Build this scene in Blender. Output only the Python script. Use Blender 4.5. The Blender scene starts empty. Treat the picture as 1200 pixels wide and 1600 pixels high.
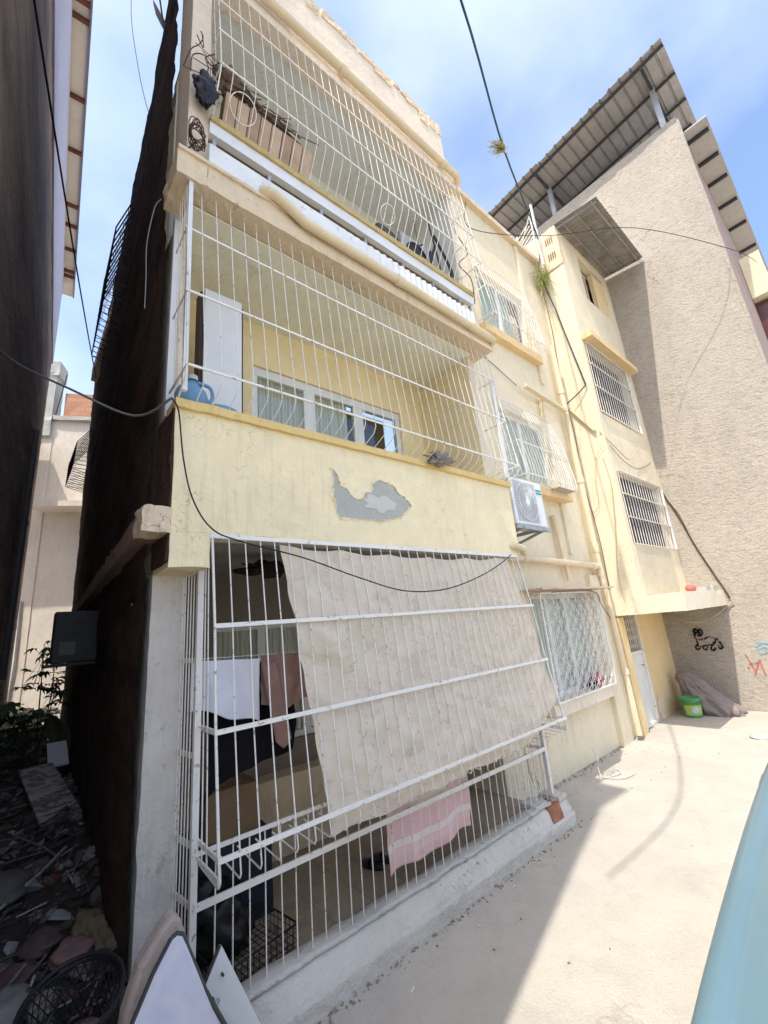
import bpy, bmesh, math, random
from mathutils import Vector, Matrix, Euler, noise
R = math.radians
random.seed(7)
scene = bpy.context.scene
col = scene.collection

# ------------------------------------------------------------------ camera
cam_d = bpy.data.cameras.new('camera')
cam = bpy.data.objects.new('camera', cam_d); col.objects.link(cam)
cam.location = (0, 0, 2.1)
cam.rotation_mode = 'XYZ'
M3 = (Matrix.Rotation(-0.72238, 3, 'Z') @ Matrix.Rotation(1.83220, 3, 'X') @ Matrix.Rotation(-0.088903, 3, 'Z'))
cam.rotation_euler = M3.to_euler('XYZ')
cam_d.sensor_fit = 'VERTICAL'
cam_d.sensor_height = 36.0
cam_d.lens = 36.0 * 667.86 / 1600.0
cam_d.clip_start = 0.02
cam_d.clip_end = 2000
scene.camera = cam
scene.render.resolution_x = 768; scene.render.resolution_y = 1024

# ------------------------------------------------------------------ light
SUN_TO = Vector((-1.0, -0.262, 2.0)).normalized()      # towards the sun
elev = math.asin(SUN_TO.z); azi = math.atan2(SUN_TO.x, SUN_TO.y)
world = bpy.data.worlds.new("World"); scene.world = world
world.use_nodes = True
wn = world.node_tree; wn.nodes.clear()
out = wn.nodes.new('ShaderNodeOutputWorld'); bg = wn.nodes.new('ShaderNodeBackground')
sky = wn.nodes.new('ShaderNodeTexSky'); sky.sky_type = 'NISHITA'; sky.sun_disc = False
sky.sun_elevation = elev; sky.sun_rotation = azi % (2 * math.pi)
sky.air_density = 1.0; sky.dust_density = 2.6; sky.ozone_density = 2.6
tc = wn.nodes.new('ShaderNodeTexCoord')
mp = wn.nodes.new('ShaderNodeMapping'); mp.inputs['Scale'].default_value = (1.0, 1.0, 1.6)
nz = wn.nodes.new('ShaderNodeTexNoise'); nz.inputs['Scale'].default_value = 1.7; nz.inputs['Detail'].default_value = 5; nz.inputs['Roughness'].default_value = 0.5
cr = wn.nodes.new('ShaderNodeValToRGB'); cr.color_ramp.elements[0].position = 0.40; cr.color_ramp.elements[1].position = 0.74
cr.color_ramp.elements[0].color = (0.0, 0.0, 0.0, 1); cr.color_ramp.elements[1].color = (0.38, 0.38, 0.38, 1)
mx = wn.nodes.new('ShaderNodeMix'); mx.data_type = 'RGBA'
mx.inputs['B'].default_value = (5.6, 5.9, 6.6, 1)
L = wn.links.new
L(tc.outputs['Generated'], mp.inputs['Vector']); L(mp.outputs[0], nz.inputs['Vector']); L(nz.outputs['Fac'], cr.inputs[0])
L(cr.outputs[0], mx.inputs['Factor']); L(sky.outputs[0], mx.inputs['A']); L(mx.outputs['Result'], bg.inputs['Color'])
bg.inputs['Strength'].default_value = 0.15
L(bg.outputs[0], out.inputs[0])
sun_d = bpy.data.lights.new('sun', 'SUN'); sun_d.energy = 2.0; sun_d.angle = R(0.5); sun_d.color = (1.0, 0.95, 0.86)
sun = bpy.data.objects.new('sun', sun_d); col.objects.link(sun)
sun.rotation_euler = SUN_TO.to_track_quat('Z', 'Y').to_euler(); sun.location = (-5, -3, 20)
scene.view_settings.view_transform = 'Standard'; scene.view_settings.look = 'None'
scene.view_settings.exposure = 1.30; scene.view_settings.gamma = 1.0

# ------------------------------------------------------------------ helpers
def tag(o, label=None, cat=None, group=None, kind=None):
    if label: o['label'] = label
    if cat: o['category'] = cat
    if group: o['group'] = group
    if kind: o['kind'] = kind
    return o
def empty(name, loc, label, cat, group=None, rz=0):
    o = bpy.data.objects.new(name, None); col.objects.link(o)
    o.location = loc; o.rotation_euler = (0, 0, rz); o.empty_display_size = 0.1
    return tag(o, label, cat, group)
def copy_tree(o, parent=None):
    c = o.copy(); col.objects.link(c); c.parent = parent
    for ch in list(o.children):
        copy_tree(ch, c)
    return c
class MB:
    def __init__(s): s.v = []; s.f = []; s.sm = []; s.uv = {}
    def add(s, vs, fs, smooth=False):
        b = len(s.v); s.v += [Vector(v) for v in vs]
        for f in fs: s.f.append([b + i for i in f]); s.sm.append(smooth)
        return b
    def box(s, a, b, M=None):
        x0, y0, z0 = a; x1, y1, z1 = b
        vs = [Vector(p) for p in ((x0,y0,z0),(x1,y0,z0),(x1,y1,z0),(x0,y1,z0),(x0,y0,z1),(x1,y0,z1),(x1,y1,z1),(x0,y1,z1))]
        if M: vs = [M @ v for v in vs]
        s.add(vs, [(0,3,2,1),(4,5,6,7),(0,1,5,4),(1,2,6,5),(2,3,7,6),(3,0,4,7)])
        return s
    def quad(s, a, b, c, d): s.add([a,b,c,d], [(0,1,2,3)]); return s
    def bar(s, p, q, w, h=None, up=(0,0,1)):
        p = Vector(p); q = Vector(q); h = h or w
        d = (q - p).normalized(); up = Vector(up)
        if abs(d.dot(up)) > 0.98: up = Vector((0,1,0))
        sx = d.cross(up).normalized(); sy = sx.cross(d)
        o = []
        for e in (p, q):
            for (i, j) in ((-1,-1),(1,-1),(1,1),(-1,1)): o.append(e + sx*i*w/2 + sy*j*h/2)
        s.add(o, [(0,1,2,3),(7,6,5,4),(0,4,5,1),(1,5,6,2),(2,6,7,3),(3,7,4,0)])
        return s
    def tube(s, pts, r, n=6, caps=True):
        pts = [Vector(p) for p in pts]
        rs = r if isinstance(r, (list, tuple)) else [r]*len(pts)
        prev = None; rings = []
        for i, p in enumerate(pts):
            if i == 0: d = pts[1] - p
            elif i == len(pts)-1: d = p - pts[i-1]
            else: d = (pts[i+1] - p).normalized() + (p - pts[i-1]).normalized()
            d = d.normalized() if d.length > 1e-9 else Vector((0,0,1))
            if prev is None:
                a = Vector((0,0,1)) if abs(d.z) < 0.9 else Vector((1,0,0))
                u = d.cross(a).normalized()
            else:
                u = prev - d*prev.dot(d); u = u.normalized() if u.length > 1e-6 else d.orthogonal().normalized()
            prev = u; w = d.cross(u)
            rings.append([p + (u*math.cos(2*math.pi*k/n) + w*math.sin(2*math.pi*k/n))*rs[i] for k in range(n)])
        vs = [v for rg in rings for v in rg]; fs = []
        for i in range(len(pts)-1):
            for k in range(n):
                fs.append((i*n+k, i*n+(k+1)%n, (i+1)*n+(k+1)%n, (i+1)*n+k))
        s.add(vs, fs, True)
        if caps:
            s.add(rings[0], [tuple(range(n))[::-1]]); s.add(rings[-1], [tuple(range(n))])
        return s
    def grid(s, fn, nu, nv, smooth=True, uv=True, flip=False):
        base = len(s.v)
        for j in range(nv+1):
            for i in range(nu+1):
                s.v.append(Vector(fn(i/nu, j/nv)))
                if uv: s.uv[base + j*(nu+1)+i] = (i/nu, j/nv)
        for j in range(nv):
            for i in range(nu):
                a = base + j*(nu+1)+i
                f = [a, a+1, a+nu+2, a+nu+1]
                s.f.append(f[::-1] if flip else f); s.sm.append(smooth)
        return s
    def rough(s, a, b, cell=0.08, amp=0.012, fr=6.0, M=None, smooth=False, fn=None):
        """box subdivided and pushed about by noise: broken plaster, cast concrete"""
        a = Vector(a); b = Vector(b); sz = b - a
        n = [max(1, int(round(sz[i]/cell))) for i in range(3)]
        cache = {}
        def V(i, j, k):
            key = (i, j, k)
            if key not in cache:
                p = Vector((a.x+sz.x*i/n[0], a.y+sz.y*j/n[1], a.z+sz.z*k/n[2]))
                mk = 0.22 + 1.5*max(0.0, noise.noise(p*1.9+Vector((9,2,4))))
                q = p + Vector((noise.noise(p*fr), noise.noise(p*fr+Vector((31,7,3))), noise.noise(p*fr+Vector((5,43,17)))))*amp*2*mk
                if fn: q = fn(q, p)
                if M: q = M @ q
                cache[key] = len(s.v); s.v.append(q)
            return cache[key]
        def F(*q): s.f.append(list(q)); s.sm.append(smooth)
        for i in range(n[0]):
            for j in range(n[1]):
                F(V(i,j,0),V(i,j+1,0),V(i+1,j+1,0),V(i+1,j,0)); F(V(i,j,n[2]),V(i+1,j,n[2]),V(i+1,j+1,n[2]),V(i,j+1,n[2]))
        for i in range(n[0]):
            for k in range(n[2]):
                F(V(i,0,k),V(i+1,0,k),V(i+1,0,k+1),V(i,0,k+1)); F(V(i,n[1],k),V(i,n[1],k+1),V(i+1,n[1],k+1),V(i+1,n[1],k))
        for j in range(n[1]):
            for k in range(n[2]):
                F(V(0,j,k),V(0,j,k+1),V(0,j+1,k+1),V(0,j+1,k)); F(V(n[0],j,k),V(n[0],j+1,k),V(n[0],j+1,k+1),V(n[0],j,k+1))
        return s
    def build(s, name, m, parent=None, bevel=0, sub=0):
        me = bpy.data.meshes.new(name)
        me.from_pydata([tuple(v) for v in s.v], [], s.f); me.update()
        me.polygons.foreach_set('use_smooth', s.sm)
        if s.uv:
            ul = me.uv_layers.new(name='UVMap')
            for lp in me.loops: ul.data[lp.index].uv = s.uv.get(lp.vertex_index, (0, 0))
        if m: me.materials.append(m)
        o = bpy.data.objects.new(name, me); col.objects.link(o)
        if parent:
            o.parent = parent
        if bevel:
            md = o.modifiers.new('bevel', 'BEVEL'); md.width = bevel; md.segments = 2; md.limit_method = 'ANGLE'
        return o
def at(o, root):
    """move a world-space built mesh so that its parent's origin is respected"""
    return o
def wpart(mb, name, m, root, **k):
    """mesh given in world coordinates, parented under an unrotated root"""
    off = Vector(root.location) if root else Vector((0,0,0))
    r = root
    while r is not None and r.parent is not None:
        r = r.parent; off += Vector(r.location)
    if root is not None and root.type == 'MESH' and root.parent is None: off = Vector(root.location)
    mb.v = [v - off for v in mb.v]
    return mb.build(name, m, root, **k)
def sub(mb, name, m, part, **k):
    """sub-part: part sits at its thing's origin, so use the thing's offset"""
    return wpart(mb, name, m, part, **k)
def catenary(p, q, sag, n=14, wob=0.0, seed=1):
    p = Vector(p); q = Vector(q); o = []
    for i in range(n+1):
        t = i/n; v = p.lerp(q, t); v.z -= sag*4*t*(1-t)
        if wob: v += Vector((noise.noise(v*3+Vector((seed,0,0))), noise.noise(v*3+Vector((0,seed,9))), noise.noise(v*3+Vector((4,0,seed)))))*wob
        o.append(v)
    return o
def smooth_path(pts, n=6):
    pts = [Vector(p) for p in pts]; o = []
    P = [pts[0]] + pts + [pts[-1]]
    for i in range(1, len(P)-2):
        for k in range(n):
            t = k/n; a, b, c, d = P[i-1], P[i], P[i+1], P[i+2]
            o.append(0.5*((2*b) + (c-a)*t + (2*a-5*b+4*c-d)*t*t + (-a+3*b-3*c+d)*t**3))
    o.append(pts[-1]); return o

# ------------------------------------------------------------------ materials
class NT:
    def __init__(s, name, rough=0.8, metal=0.0, spec=0.3):
        s.m = bpy.data.materials.new(name); s.m.use_nodes = True; s.t = s.m.node_tree; s.t.nodes.clear()
        s.o = s.t.nodes.new('ShaderNodeOutputMaterial'); s.b = s.t.nodes.new('ShaderNodeBsdfPrincipled')
        s.b.inputs['Roughness'].default_value = rough; s.b.inputs['Metallic'].default_value = metal
        s.b.inputs['Specular IOR Level'].default_value = spec
        s.l(s.b.outputs[0], s.o.inputs[0]); s.c = s.n('ShaderNodeTexCoord').outputs['Object']
    def n(s, t): return s.t.nodes.new(t)
    def l(s, a, b): s.t.links.new(a, b)
    def map(s, scale=(1,1,1), rot=(0,0,0), src=None):
        m = s.n('ShaderNodeMapping'); m.inputs['Scale'].default_value = scale; m.inputs['Rotation'].default_value = rot
        s.l(src or s.c, m.inputs[0]); return m.outputs[0]
    def noise(s, sc, det=4, ro=0.6, dist=0.0, vec=None):
        n = s.n('ShaderNodeTexNoise'); n.inputs['Scale'].default_value = sc; n.inputs['Detail'].default_value = det
        n.inputs['Roughness'].default_value = ro; n.inputs['Distortion'].default_value = dist
        s.l(vec or s.c, n.inputs['Vector']); return n.outputs['Fac']
    def vor(s, sc, feat='F1', vec=None, out='Distance', rnd=1.0):
        n = s.n('ShaderNodeTexVoronoi'); n.feature = feat; n.inputs['Scale'].default_value = sc; n.inputs['Randomness'].default_value = rnd
        s.l(vec or s.c, n.inputs['Vector']); return n.outputs[out]
    def ramp(s, f, a, b, ca=(0,0,0,1), cb=(1,1,1,1)):
        r = s.n('ShaderNodeValToRGB'); e = r.color_ramp.elements
        e[0].position = a; e[1].position = b; e[0].color = ca; e[1].color = cb
        s.l(f, r.inputs[0]); return r.outputs[0]
    def mix(s, f, a, b, mode='MIX'):
        m = s.n('ShaderNodeMix'); m.data_type = 'RGBA'; m.blend_type = mode
        if isinstance(f, (int, float)): m.inputs['Factor'].default_value = f
        else: s.l(f, m.inputs['Factor'])
        for k, v in (('A', a), ('B', b)):
            if isinstance(v, tuple): m.inputs[k].default_value = (v + (1,))[:4]
            else: s.l(v, m.inputs[k])
        return m.outputs['Result']
    def math(s, op, a, b=0.0):
        m = s.n('ShaderNodeMath'); m.operation = op
        for i, v in enumerate((a, b)):
            if isinstance(v, (int, float)): m.inputs[i].default_value = v
            else: s.l(v, m.inputs[i])
        return m.outputs[0]
    def color(s, c):
        if isinstance(c, tuple): s.b.inputs['Base Color'].default_value = (c + (1,))[:4]
        else: s.l(c, s.b.inputs['Base Color'])
        return s
    def bump(s, h, st=0.3, dist=0.02):
        b = s.n('ShaderNodeBump'); b.inputs['Strength'].default_value = st; b.inputs['Distance'].default_value = dist
        s.l(h, b.inputs['Height']); s.l(b.outputs[0], s.b.inputs['Normal']); return s
def sc3(c, k): return tuple(min(1, x*k) for x in c)
def plaster(name, base, dirt=(0.30,0.26,0.20), damt=0.35, bump=0.35, bsc=30, crack=0.0, streak=0.3, peel=0.0, peelc=(0.5,0.5,0.46)):
    t = NT(name, 0.88, 0, 0.2)
    n1 = t.noise(1.3, 6, 0.65); n2 = t.noise(9, 5, 0.6); n3 = t.noise(55, 3, 0.6)
    c = t.mix(t.ramp(n1, 0.35, 0.7), base, sc3(base, 0.86))
    c = t.mix(t.math('MULTIPLY', t.ramp(n2, 0.45, 0.8), 0.5), c, sc3(base, 1.12))
    if streak:
        st = t.noise(3.5, 5, 0.7, vec=t.map((5, 5, 0.35)))
        st2 = t.noise(0.9, 3, 0.5)
        f = t.math('MULTIPLY', t.ramp(st, 0.52, 0.78), t.ramp(st2, 0.4, 0.65))
        c = t.mix(t.math('MULTIPLY', f, streak), c, dirt)
    sp = t.noise(14, 6, 0.75, 0.4); sp2 = t.noise(1.1, 2)
    f = t.math('MULTIPLY', t.ramp(sp, 0.58, 0.70), t.ramp(sp2, 0.48, 0.6))
    c = t.mix(t.math('MULTIPLY', f, damt), c, dirt)
    h = t.math('ADD', t.math('MULTIPLY', n3, 0.4), t.math('ADD', t.noise(bsc, 5, 0.6), t.math('MULTIPLY', t.noise(3.5, 4, 0.6), 1.5)))
    if peel:
        pe = t.ramp(t.noise(2.3, 8, 0.7, 0.3), 0.64, 0.655)
        c = t.mix(t.math('MULTIPLY', pe, peel), c, peelc)
        h = t.math('SUBTRACT', h, t.math('MULTIPLY', pe, 1.2*peel))
    if crack:
        w = t.n('ShaderNodeVectorMath'); w.operation = 'ADD'; nn = t.n('ShaderNodeTexNoise'); nn.inputs['Scale'].default_value = 3.0; nn.inputs['Detail'].default_value = 6
        t.l(t.c, nn.inputs['Vector']); t.l(t.c, w.inputs[0]); t.l(nn.outputs['Color'], w.inputs[1])
        v = t.vor(0.9, 'DISTANCE_TO_EDGE', vec=w.outputs[0])
        ck = t.math('MULTIPLY', t.ramp(v, 0.001, 0.004, (1,1,1,1), (0,0,0,1)), t.ramp(t.noise(0.8, 3), 0.57, 0.62))
        c = t.mix(t.math('MULTIPLY', ck, crack), c, sc3(dirt, 0.5))
    t.color(c).bump(h, bump, 0.02)
    return t.m
def paint(name, base, rough=0.45, rust=0.3, rustc=(0.16,0.08,0.04), sc=22, metal=0.0, bump=0.1, th=0.62):
    t = NT(name, rough, metal, 0.4)
    c = t.mix(t.ramp(t.noise(2.5, 4), 0.3, 0.75), base, sc3(base, 0.85))
    f = t.math('MULTIPLY', t.ramp(t.noise(sc, 5, 0.7), th, th+0.07), rust)
    c = t.mix(f, c, rustc); t.color(c).bump(t.noise(sc*2, 3), bump, 0.004)
    return t.m
def plain(name, base, rough=0.6, var=0.2, sc=8, metal=0.0, bump=0.0, bsc=60, spec=0.3):
    t = NT(name, rough, metal, spec)
    c = t.mix(t.ramp(t.noise(sc, 5, 0.6), 0.3, 0.7), base, sc3(base, 1-var)); t.color(c)
    if bump: t.bump(t.noise(bsc, 4), bump, 0.01)
    return t.m

YEL = (0.86, 0.735, 0.475); CREAM = (0.77, 0.66, 0.52)
m_yel = plaster('yellow_plaster', YEL, (0.46,0.36,0.22), 0.65, 0.4, 20, 0.5, 0.55, 0.25, (0.74,0.68,0.52))
m_yel2 = plaster('cream_plaster', (0.77,0.67,0.48), (0.40,0.31,0.20), 0.65, 0.4, 22, 0.6, 0.6, 0.2, (0.70,0.64,0.52))
m_cream = plaster('pink_cream_plaster', CREAM, (0.38,0.30,0.21), 0.6, 0.4, 22, 0.6, 0.6, 0.2, (0.66,0.60,0.52))
m_worn = plaster('worn_cream_plaster', (0.70,0.57,0.40), (0.25,0.19,0.13), 0.7, 0.5, 18, 0.9, 0.6, 0.8, (0.42,0.38,0.31))
m_ochre = plaster('ochre_plaster', (0.76,0.57,0.31), (0.36,0.26,0.14), 0.5, 0.25, 24, 0.3, 0.3)
m_soffit = plaster('pale_ceiling_plaster', (0.84,0.83,0.68), (0.3,0.28,0.2), 0.5, 0.2, 20, 0.5, 0.3, 0.4, (0.5,0.48,0.4))
m_grey = plaster('grey_exposed_render', (0.44,0.44,0.39), (0.25,0.24,0.21), 0.5, 0.5, 30, 0.3, 0.1)
m_curb = plaster('grey_white_cement', (0.62,0.59,0.52), (0.30,0.27,0.22), 0.8, 0.8, 14, 0.5, 0.3, 0.7, (0.40,0.37,0.32))
m_column = plaster('white_flaking_plaster', (0.66,0.61,0.55), (0.24,0.21,0.18), 0.6, 0.5, 12, 0.3, 0.5, 0.6, (0.38,0.35,0.31))
m_endwall = plaster('beige_house_plaster', (0.76,0.68,0.57), (0.3,0.27,0.22), 0.6, 0.4, 10, 0.5, 0.5)
m_white = paint('white_painted_steel', (0.82,0.78,0.71), 0.5, 0.8, (0.24,0.14,0.08), 22, th=0.585)
m_white2 = paint('white_frame', (0.76,0.77,0.76), 0.4, 0.15)
m_panel = paint('white_sheet_panel', (0.74,0.74,0.73), 0.5, 0.35, (0.35,0.33,0.3), 12)
m_tilegrey = plaster('grey_ceiling', (0.72,0.72,0.66), (0.2,0.19,0.16), 0.7, 0.2, 14, 0.5, 0.3, 0.4, (0.36,0.35,0.3))
m_pipe = paint('cream_pipe_paint', (0.72,0.60,0.40), 0.5, 0.35, (0.32,0.24,0.15), 14)
m_dark = plain('unlit_room_black', (0.02,0.02,0.022), 0.7, 0.3)
m_black = plain('black_rubber_cable', (0.015,0.015,0.017), 0.5)
m_bluecable = plain('blue_black_cable', (0.03,0.07,0.10), 0.5)
m_greycable = plain('grey_cable', (0.25,0.25,0.26), 0.5)
m_whitecable = plain('white_cable', (0.6,0.6,0.58), 0.5)
m_creamcable = plain('cream_cable', (0.55,0.46,0.28), 0.5)
m_rustwire = plain('rusty_wire', (0.10,0.06,0.04), 0.8, 0.4)
m_steel = plain('dark_steel', (0.045,0.045,0.05), 0.5, 0.3)
m_galv = plain('galvanised_steel', (0.42,0.43,0.44), 0.45, 0.3, 5, 0.4)

def glass_mat(name, base=(0.10,0.12,0.12), rough=0.08):
    t = NT(name, rough, 0, 0.6); t.color(t.mix(t.noise(2, 3), base, sc3(base, 0.6))); return t.m
m_glass = glass_mat('window_glass')
m_glassdark = glass_mat('dark_window_glass', (0.03,0.03,0.035), 0.1)
def curtain_mat(name, base):
    t = NT(name, 0.9); w = t.n('ShaderNodeTexWave'); w.inputs['Scale'].default_value = 7; w.inputs['Distortion'].default_value = 1.5; w.inputs['Detail'].default_value = 2
    t.l(t.c, w.inputs['Vector']); t.color(t.mix(w.outputs['Fac'], base, sc3(base, 0.75))).bump(w.outputs['Fac'], 0.6, 0.03); return t.m
m_net = curtain_mat('net_curtain', (0.85,0.88,0.80)); m_net2 = curtain_mat('beige_curtain', (0.74,0.70,0.54))

# rough projected stucco
t = NT('rough_stucco', 0.95, 0, 0.1)
vec = t.map((1, 1, 2.6), (R(28), 0, 0))
n1 = t.noise(6.5, 9, 0.74, 0.8, vec=vec); n2 = t.noise(32, 4, 0.6, 0.3, vec=vec); n3 = t.noise(0.8, 5, 0.6)
c = t.mix(t.ramp(n3, 0.3, 0.7), (0.92,0.82,0.69), (0.82,0.73,0.61))
c = t.mix(t.math('MULTIPLY', t.ramp(n1, 0.38, 0.50, (1,1,1,1), (0,0,0,1)), 0.35), c, (0.40,0.32,0.26))
c = t.mix(t.math('MULTIPLY', t.ramp(t.noise(28, 6, 0.75, 0.5, vec=vec), 0.36, 0.46, (1,1,1,1), (0,0,0,1)), 0.75), c, (0.28,0.22,0.17))
c = t.mix(t.math('MULTIPLY', t.ramp(t.noise(1.6, 6, 0.7, vec=t.map((1, 1, 0.5))), 0.5, 0.72), 0.35), c, (0.50,0.42,0.34))
w = t.n('ShaderNodeVectorMath'); w.operation = 'ADD'; nn = t.n('ShaderNodeTexNoise'); nn.inputs['Scale'].default_value = 1.5; nn.inputs['Detail'].default_value = 8
t.l(t.c, nn.inputs['Vector']); t.l(t.map((1,0.6,1.4)), w.inputs[0]); t.l(nn.outputs['Color'], w.inputs[1])
v = t.vor(0.55, 'DISTANCE_TO_EDGE', vec=w.outputs[0])
ck = t.math('MULTIPLY', t.ramp(v, 0.002, 0.007, (1,1,1,1), (0,0,0,1)), t.ramp(t.noise(0.5, 3), 0.52, 0.58))
c = t.mix(t.math('MULTIPLY', ck, 0.5), c, (0.22,0.17,0.14))
t.color(c).bump(t.math('ADD', t.math('MULTIPLY', n1, 1.0), t.math('MULTIPLY', n2, 0.6)), 1.0, 0.2); m_stucco = t.m

# brown side wall: unplastered, stained
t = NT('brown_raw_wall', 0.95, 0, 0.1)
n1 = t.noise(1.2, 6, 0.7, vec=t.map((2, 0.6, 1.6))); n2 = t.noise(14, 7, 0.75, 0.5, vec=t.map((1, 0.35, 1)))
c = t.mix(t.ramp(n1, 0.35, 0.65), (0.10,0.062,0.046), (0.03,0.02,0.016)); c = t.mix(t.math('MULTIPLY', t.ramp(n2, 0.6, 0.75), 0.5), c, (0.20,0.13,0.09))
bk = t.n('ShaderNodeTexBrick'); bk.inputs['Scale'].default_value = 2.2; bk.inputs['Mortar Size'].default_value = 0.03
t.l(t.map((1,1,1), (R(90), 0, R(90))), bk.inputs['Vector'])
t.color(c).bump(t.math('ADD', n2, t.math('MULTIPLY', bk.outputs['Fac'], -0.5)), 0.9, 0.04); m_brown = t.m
# left building wall
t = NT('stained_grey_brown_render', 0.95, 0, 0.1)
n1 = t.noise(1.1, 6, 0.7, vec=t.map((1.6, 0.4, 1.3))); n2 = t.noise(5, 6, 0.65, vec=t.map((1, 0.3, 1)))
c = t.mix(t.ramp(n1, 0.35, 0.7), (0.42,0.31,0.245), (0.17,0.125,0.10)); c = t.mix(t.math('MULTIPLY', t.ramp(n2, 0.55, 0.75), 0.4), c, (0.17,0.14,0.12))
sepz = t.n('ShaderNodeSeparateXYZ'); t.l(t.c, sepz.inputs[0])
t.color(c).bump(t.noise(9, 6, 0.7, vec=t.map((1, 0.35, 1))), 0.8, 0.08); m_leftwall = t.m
m_lavender = plaster('lavender_white_wash', (0.42,0.42,0.52), (0.2,0.19,0.22), 0.4, 0.2, 12, 0, 0.7)
m_eave = plaster('white_eave_board', (0.62,0.58,0.50), (0.3,0.26,0.2), 0.3, 0.1, 12, 0, 0.1)
m_rafter = plain('brown_red_rafter', (0.16,0.06,0.035), 0.8, 0.4)

# ground concrete
t = NT('street_concrete', 0.9, 0, 0.2)
n1 = t.noise(0.5, 6, 0.6); n2 = t.noise(4, 7, 0.7, 0.3); n3 = t.noise(60, 3, 0.6)
c = t.mix(t.ramp(n1, 0.3, 0.7), (0.53,0.485,0.41), (0.41,0.38,0.325))
c = t.mix(t.math('MULTIPLY', t.ramp(n2, 0.45, 0.75), 0.5), c, (0.40,0.37,0.32))
c = t.mix(t.math('MULTIPLY', t.ramp(t.noise(1.6, 8, 0.75, 0.8), 0.56, 0.70), 0.45), c, (0.36,0.33,0.285))
c = t.mix(t.math('MULTIPLY', t.ramp(t.noise(26, 4, 0.7), 0.55, 0.75), 0.35), c, (0.34,0.31,0.27))
c = t.mix(t.math('MULTIPLY', t.ramp(t.noise(120, 2, 0.5), 0.62, 0.72), 0.4), c, (0.25,0.22,0.19))
st = t.vor(2.3, 'F1'); c = t.mix(t.math('MULTIPLY', t.ramp(st, 0.02, 0.05, (1,1,1,1), (0,0,0,1)), t.ramp(t.noise(1.7), 0.5, 0.52)), c, (0.22,0.19,0.16))
w = t.n('ShaderNodeVectorMath'); w.operation = 'ADD'; nn = t.n('ShaderNodeTexNoise'); nn.inputs['Scale'].default_value = 2.0; nn.inputs['Detail'].default_value = 8
t.l(t.c, nn.inputs['Vector']); t.l(t.map((0.8,1.2,1)), w.inputs[0]); t.l(nn.outputs['Color'], w.inputs[1])
v = t.vor(0.42, 'DISTANCE_TO_EDGE', vec=w.outputs[0])
ck = t.ramp(v, 0.002, 0.008, (1,1,1,1), (0,0,0,1))
c = t.mix(t.math('MULTIPLY', t.math('MULTIPLY', ck, t.ramp(t.noise(0.9, 3), 0.52, 0.60)), 0.3), c, (0.22,0.19,0.15))
t.color(c).bump(t.math('ADD', n2, t.math('MULTIPLY', n3, 0.5)), 0.7, 0.03); m_ground = t.m

# --------------------------------------------------------------- SETTING
g = MB(); S = 400
g.grid(lambda u, v: (-S+2*S*u, -S+2*S*v, 0), 2, 2, smooth=False, uv=False)
tag(g.build('ground', m_ground), kind='structure')
# alley floor, heaped with soil and debris between the two walls
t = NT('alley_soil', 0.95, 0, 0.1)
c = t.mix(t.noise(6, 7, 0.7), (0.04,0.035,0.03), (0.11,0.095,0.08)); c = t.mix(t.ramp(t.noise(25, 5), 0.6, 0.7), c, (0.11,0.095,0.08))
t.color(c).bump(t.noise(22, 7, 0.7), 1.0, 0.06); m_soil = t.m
def alley_h(x, y):
    t_ = max(0, min(1, (y-1.2)/3.0))
    h = 0.10 + 0.45*t_ + 0.15*max(0, min(1, (y-6)/8))
    return h + 0.10*noise.noise(Vector((x*1.7, y*1.7, 0))) + 0.05*noise.noise(Vector((x*6, y*6, 2)))
g = MB()
g.grid(lambda u, v: (-1.0+2.6*u, 1.3+15.4*v, alley_h(-1.0+2.6*u, 1.3+15.4*v)*min(1, v*14)), 40, 200, smooth=True, uv=False)
o = g.build('alley_ground', m_soil); tag(o, kind='structure')
# cut the strip in front of column so that the street sheet shows
for v_ in o.data.vertices:
    if v_.co.x > 0.62 and v_.co.y < 2.9: v_.co.z = min(v_.co.z, -0.05 + 0.0*v_.co.x)
    if v_.co.x > 0.80: v_.co.z = -0.05

# --------------------------------------------------------------- YELLOW BUILDING
B = empty('yellow_building', (2.6, 3.38, 0), 'pale yellow three storey apartment block with caged balconies, filling the middle of the view', 'apartment building')
XW0, XW1 = 4.45, 8.13       # window wall
YW = 3.38; ZT = 9.66
def wall_y(mb, x0, x1, z0, z1, y, holes=(), depth=0.18, cell=None):
    """front wall sheet facing -Y with openings and their reveals"""
    xs = sorted({x0, x1, *[h[0] for h in holes], *[h[1] for h in holes]})
    zs = sorted({z0, z1, *[h[2] for h in holes], *[h[3] for h in holes]})
    for i in range(len(xs)-1):
        for j in range(len(zs)-1):
            cx = (xs[i]+xs[i+1])/2; cz = (zs[j]+zs[j+1])/2
            if any(h[0] < cx < h[1] and h[2] < cz < h[3] for h in holes): continue
            mb.quad((xs[i],y,zs[j]),(xs[i+1],y,zs[j]),(xs[i+1],y,zs[j+1]),(xs[i],y,zs[j+1]))
    for (a,b,c_,d_) in holes:
        y2 = y+depth
        mb.quad((a,y,c_),(a,y2,c_),(b,y2,c_),(b,y,c_)); mb.quad((a,y,d_),(b,y,d_),(b,y2,d_),(a,y2,d_))
        mb.quad((a,y,c_),(a,y,d_),(a,y2,d_),(a,y2,c_)); mb.quad((b,y,c_),(b,y2,c_),(b,y2,d_),(b,y,d_))
W_G = (5.62, 7.28, 0.92, 2.36)      # ground ornate window
W_1 = (5.60, 7.0, 4.05, 5.35)
W_2 = (5.60, 7.12, 6.85, 8.15)
DOOR = (8.38, 9.22, 0.0, 1.93)
mb = MB(); wall_y(mb, XW0, XW1, -0.05, ZT, YW, [W_G, W_1, W_2]); 
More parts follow.
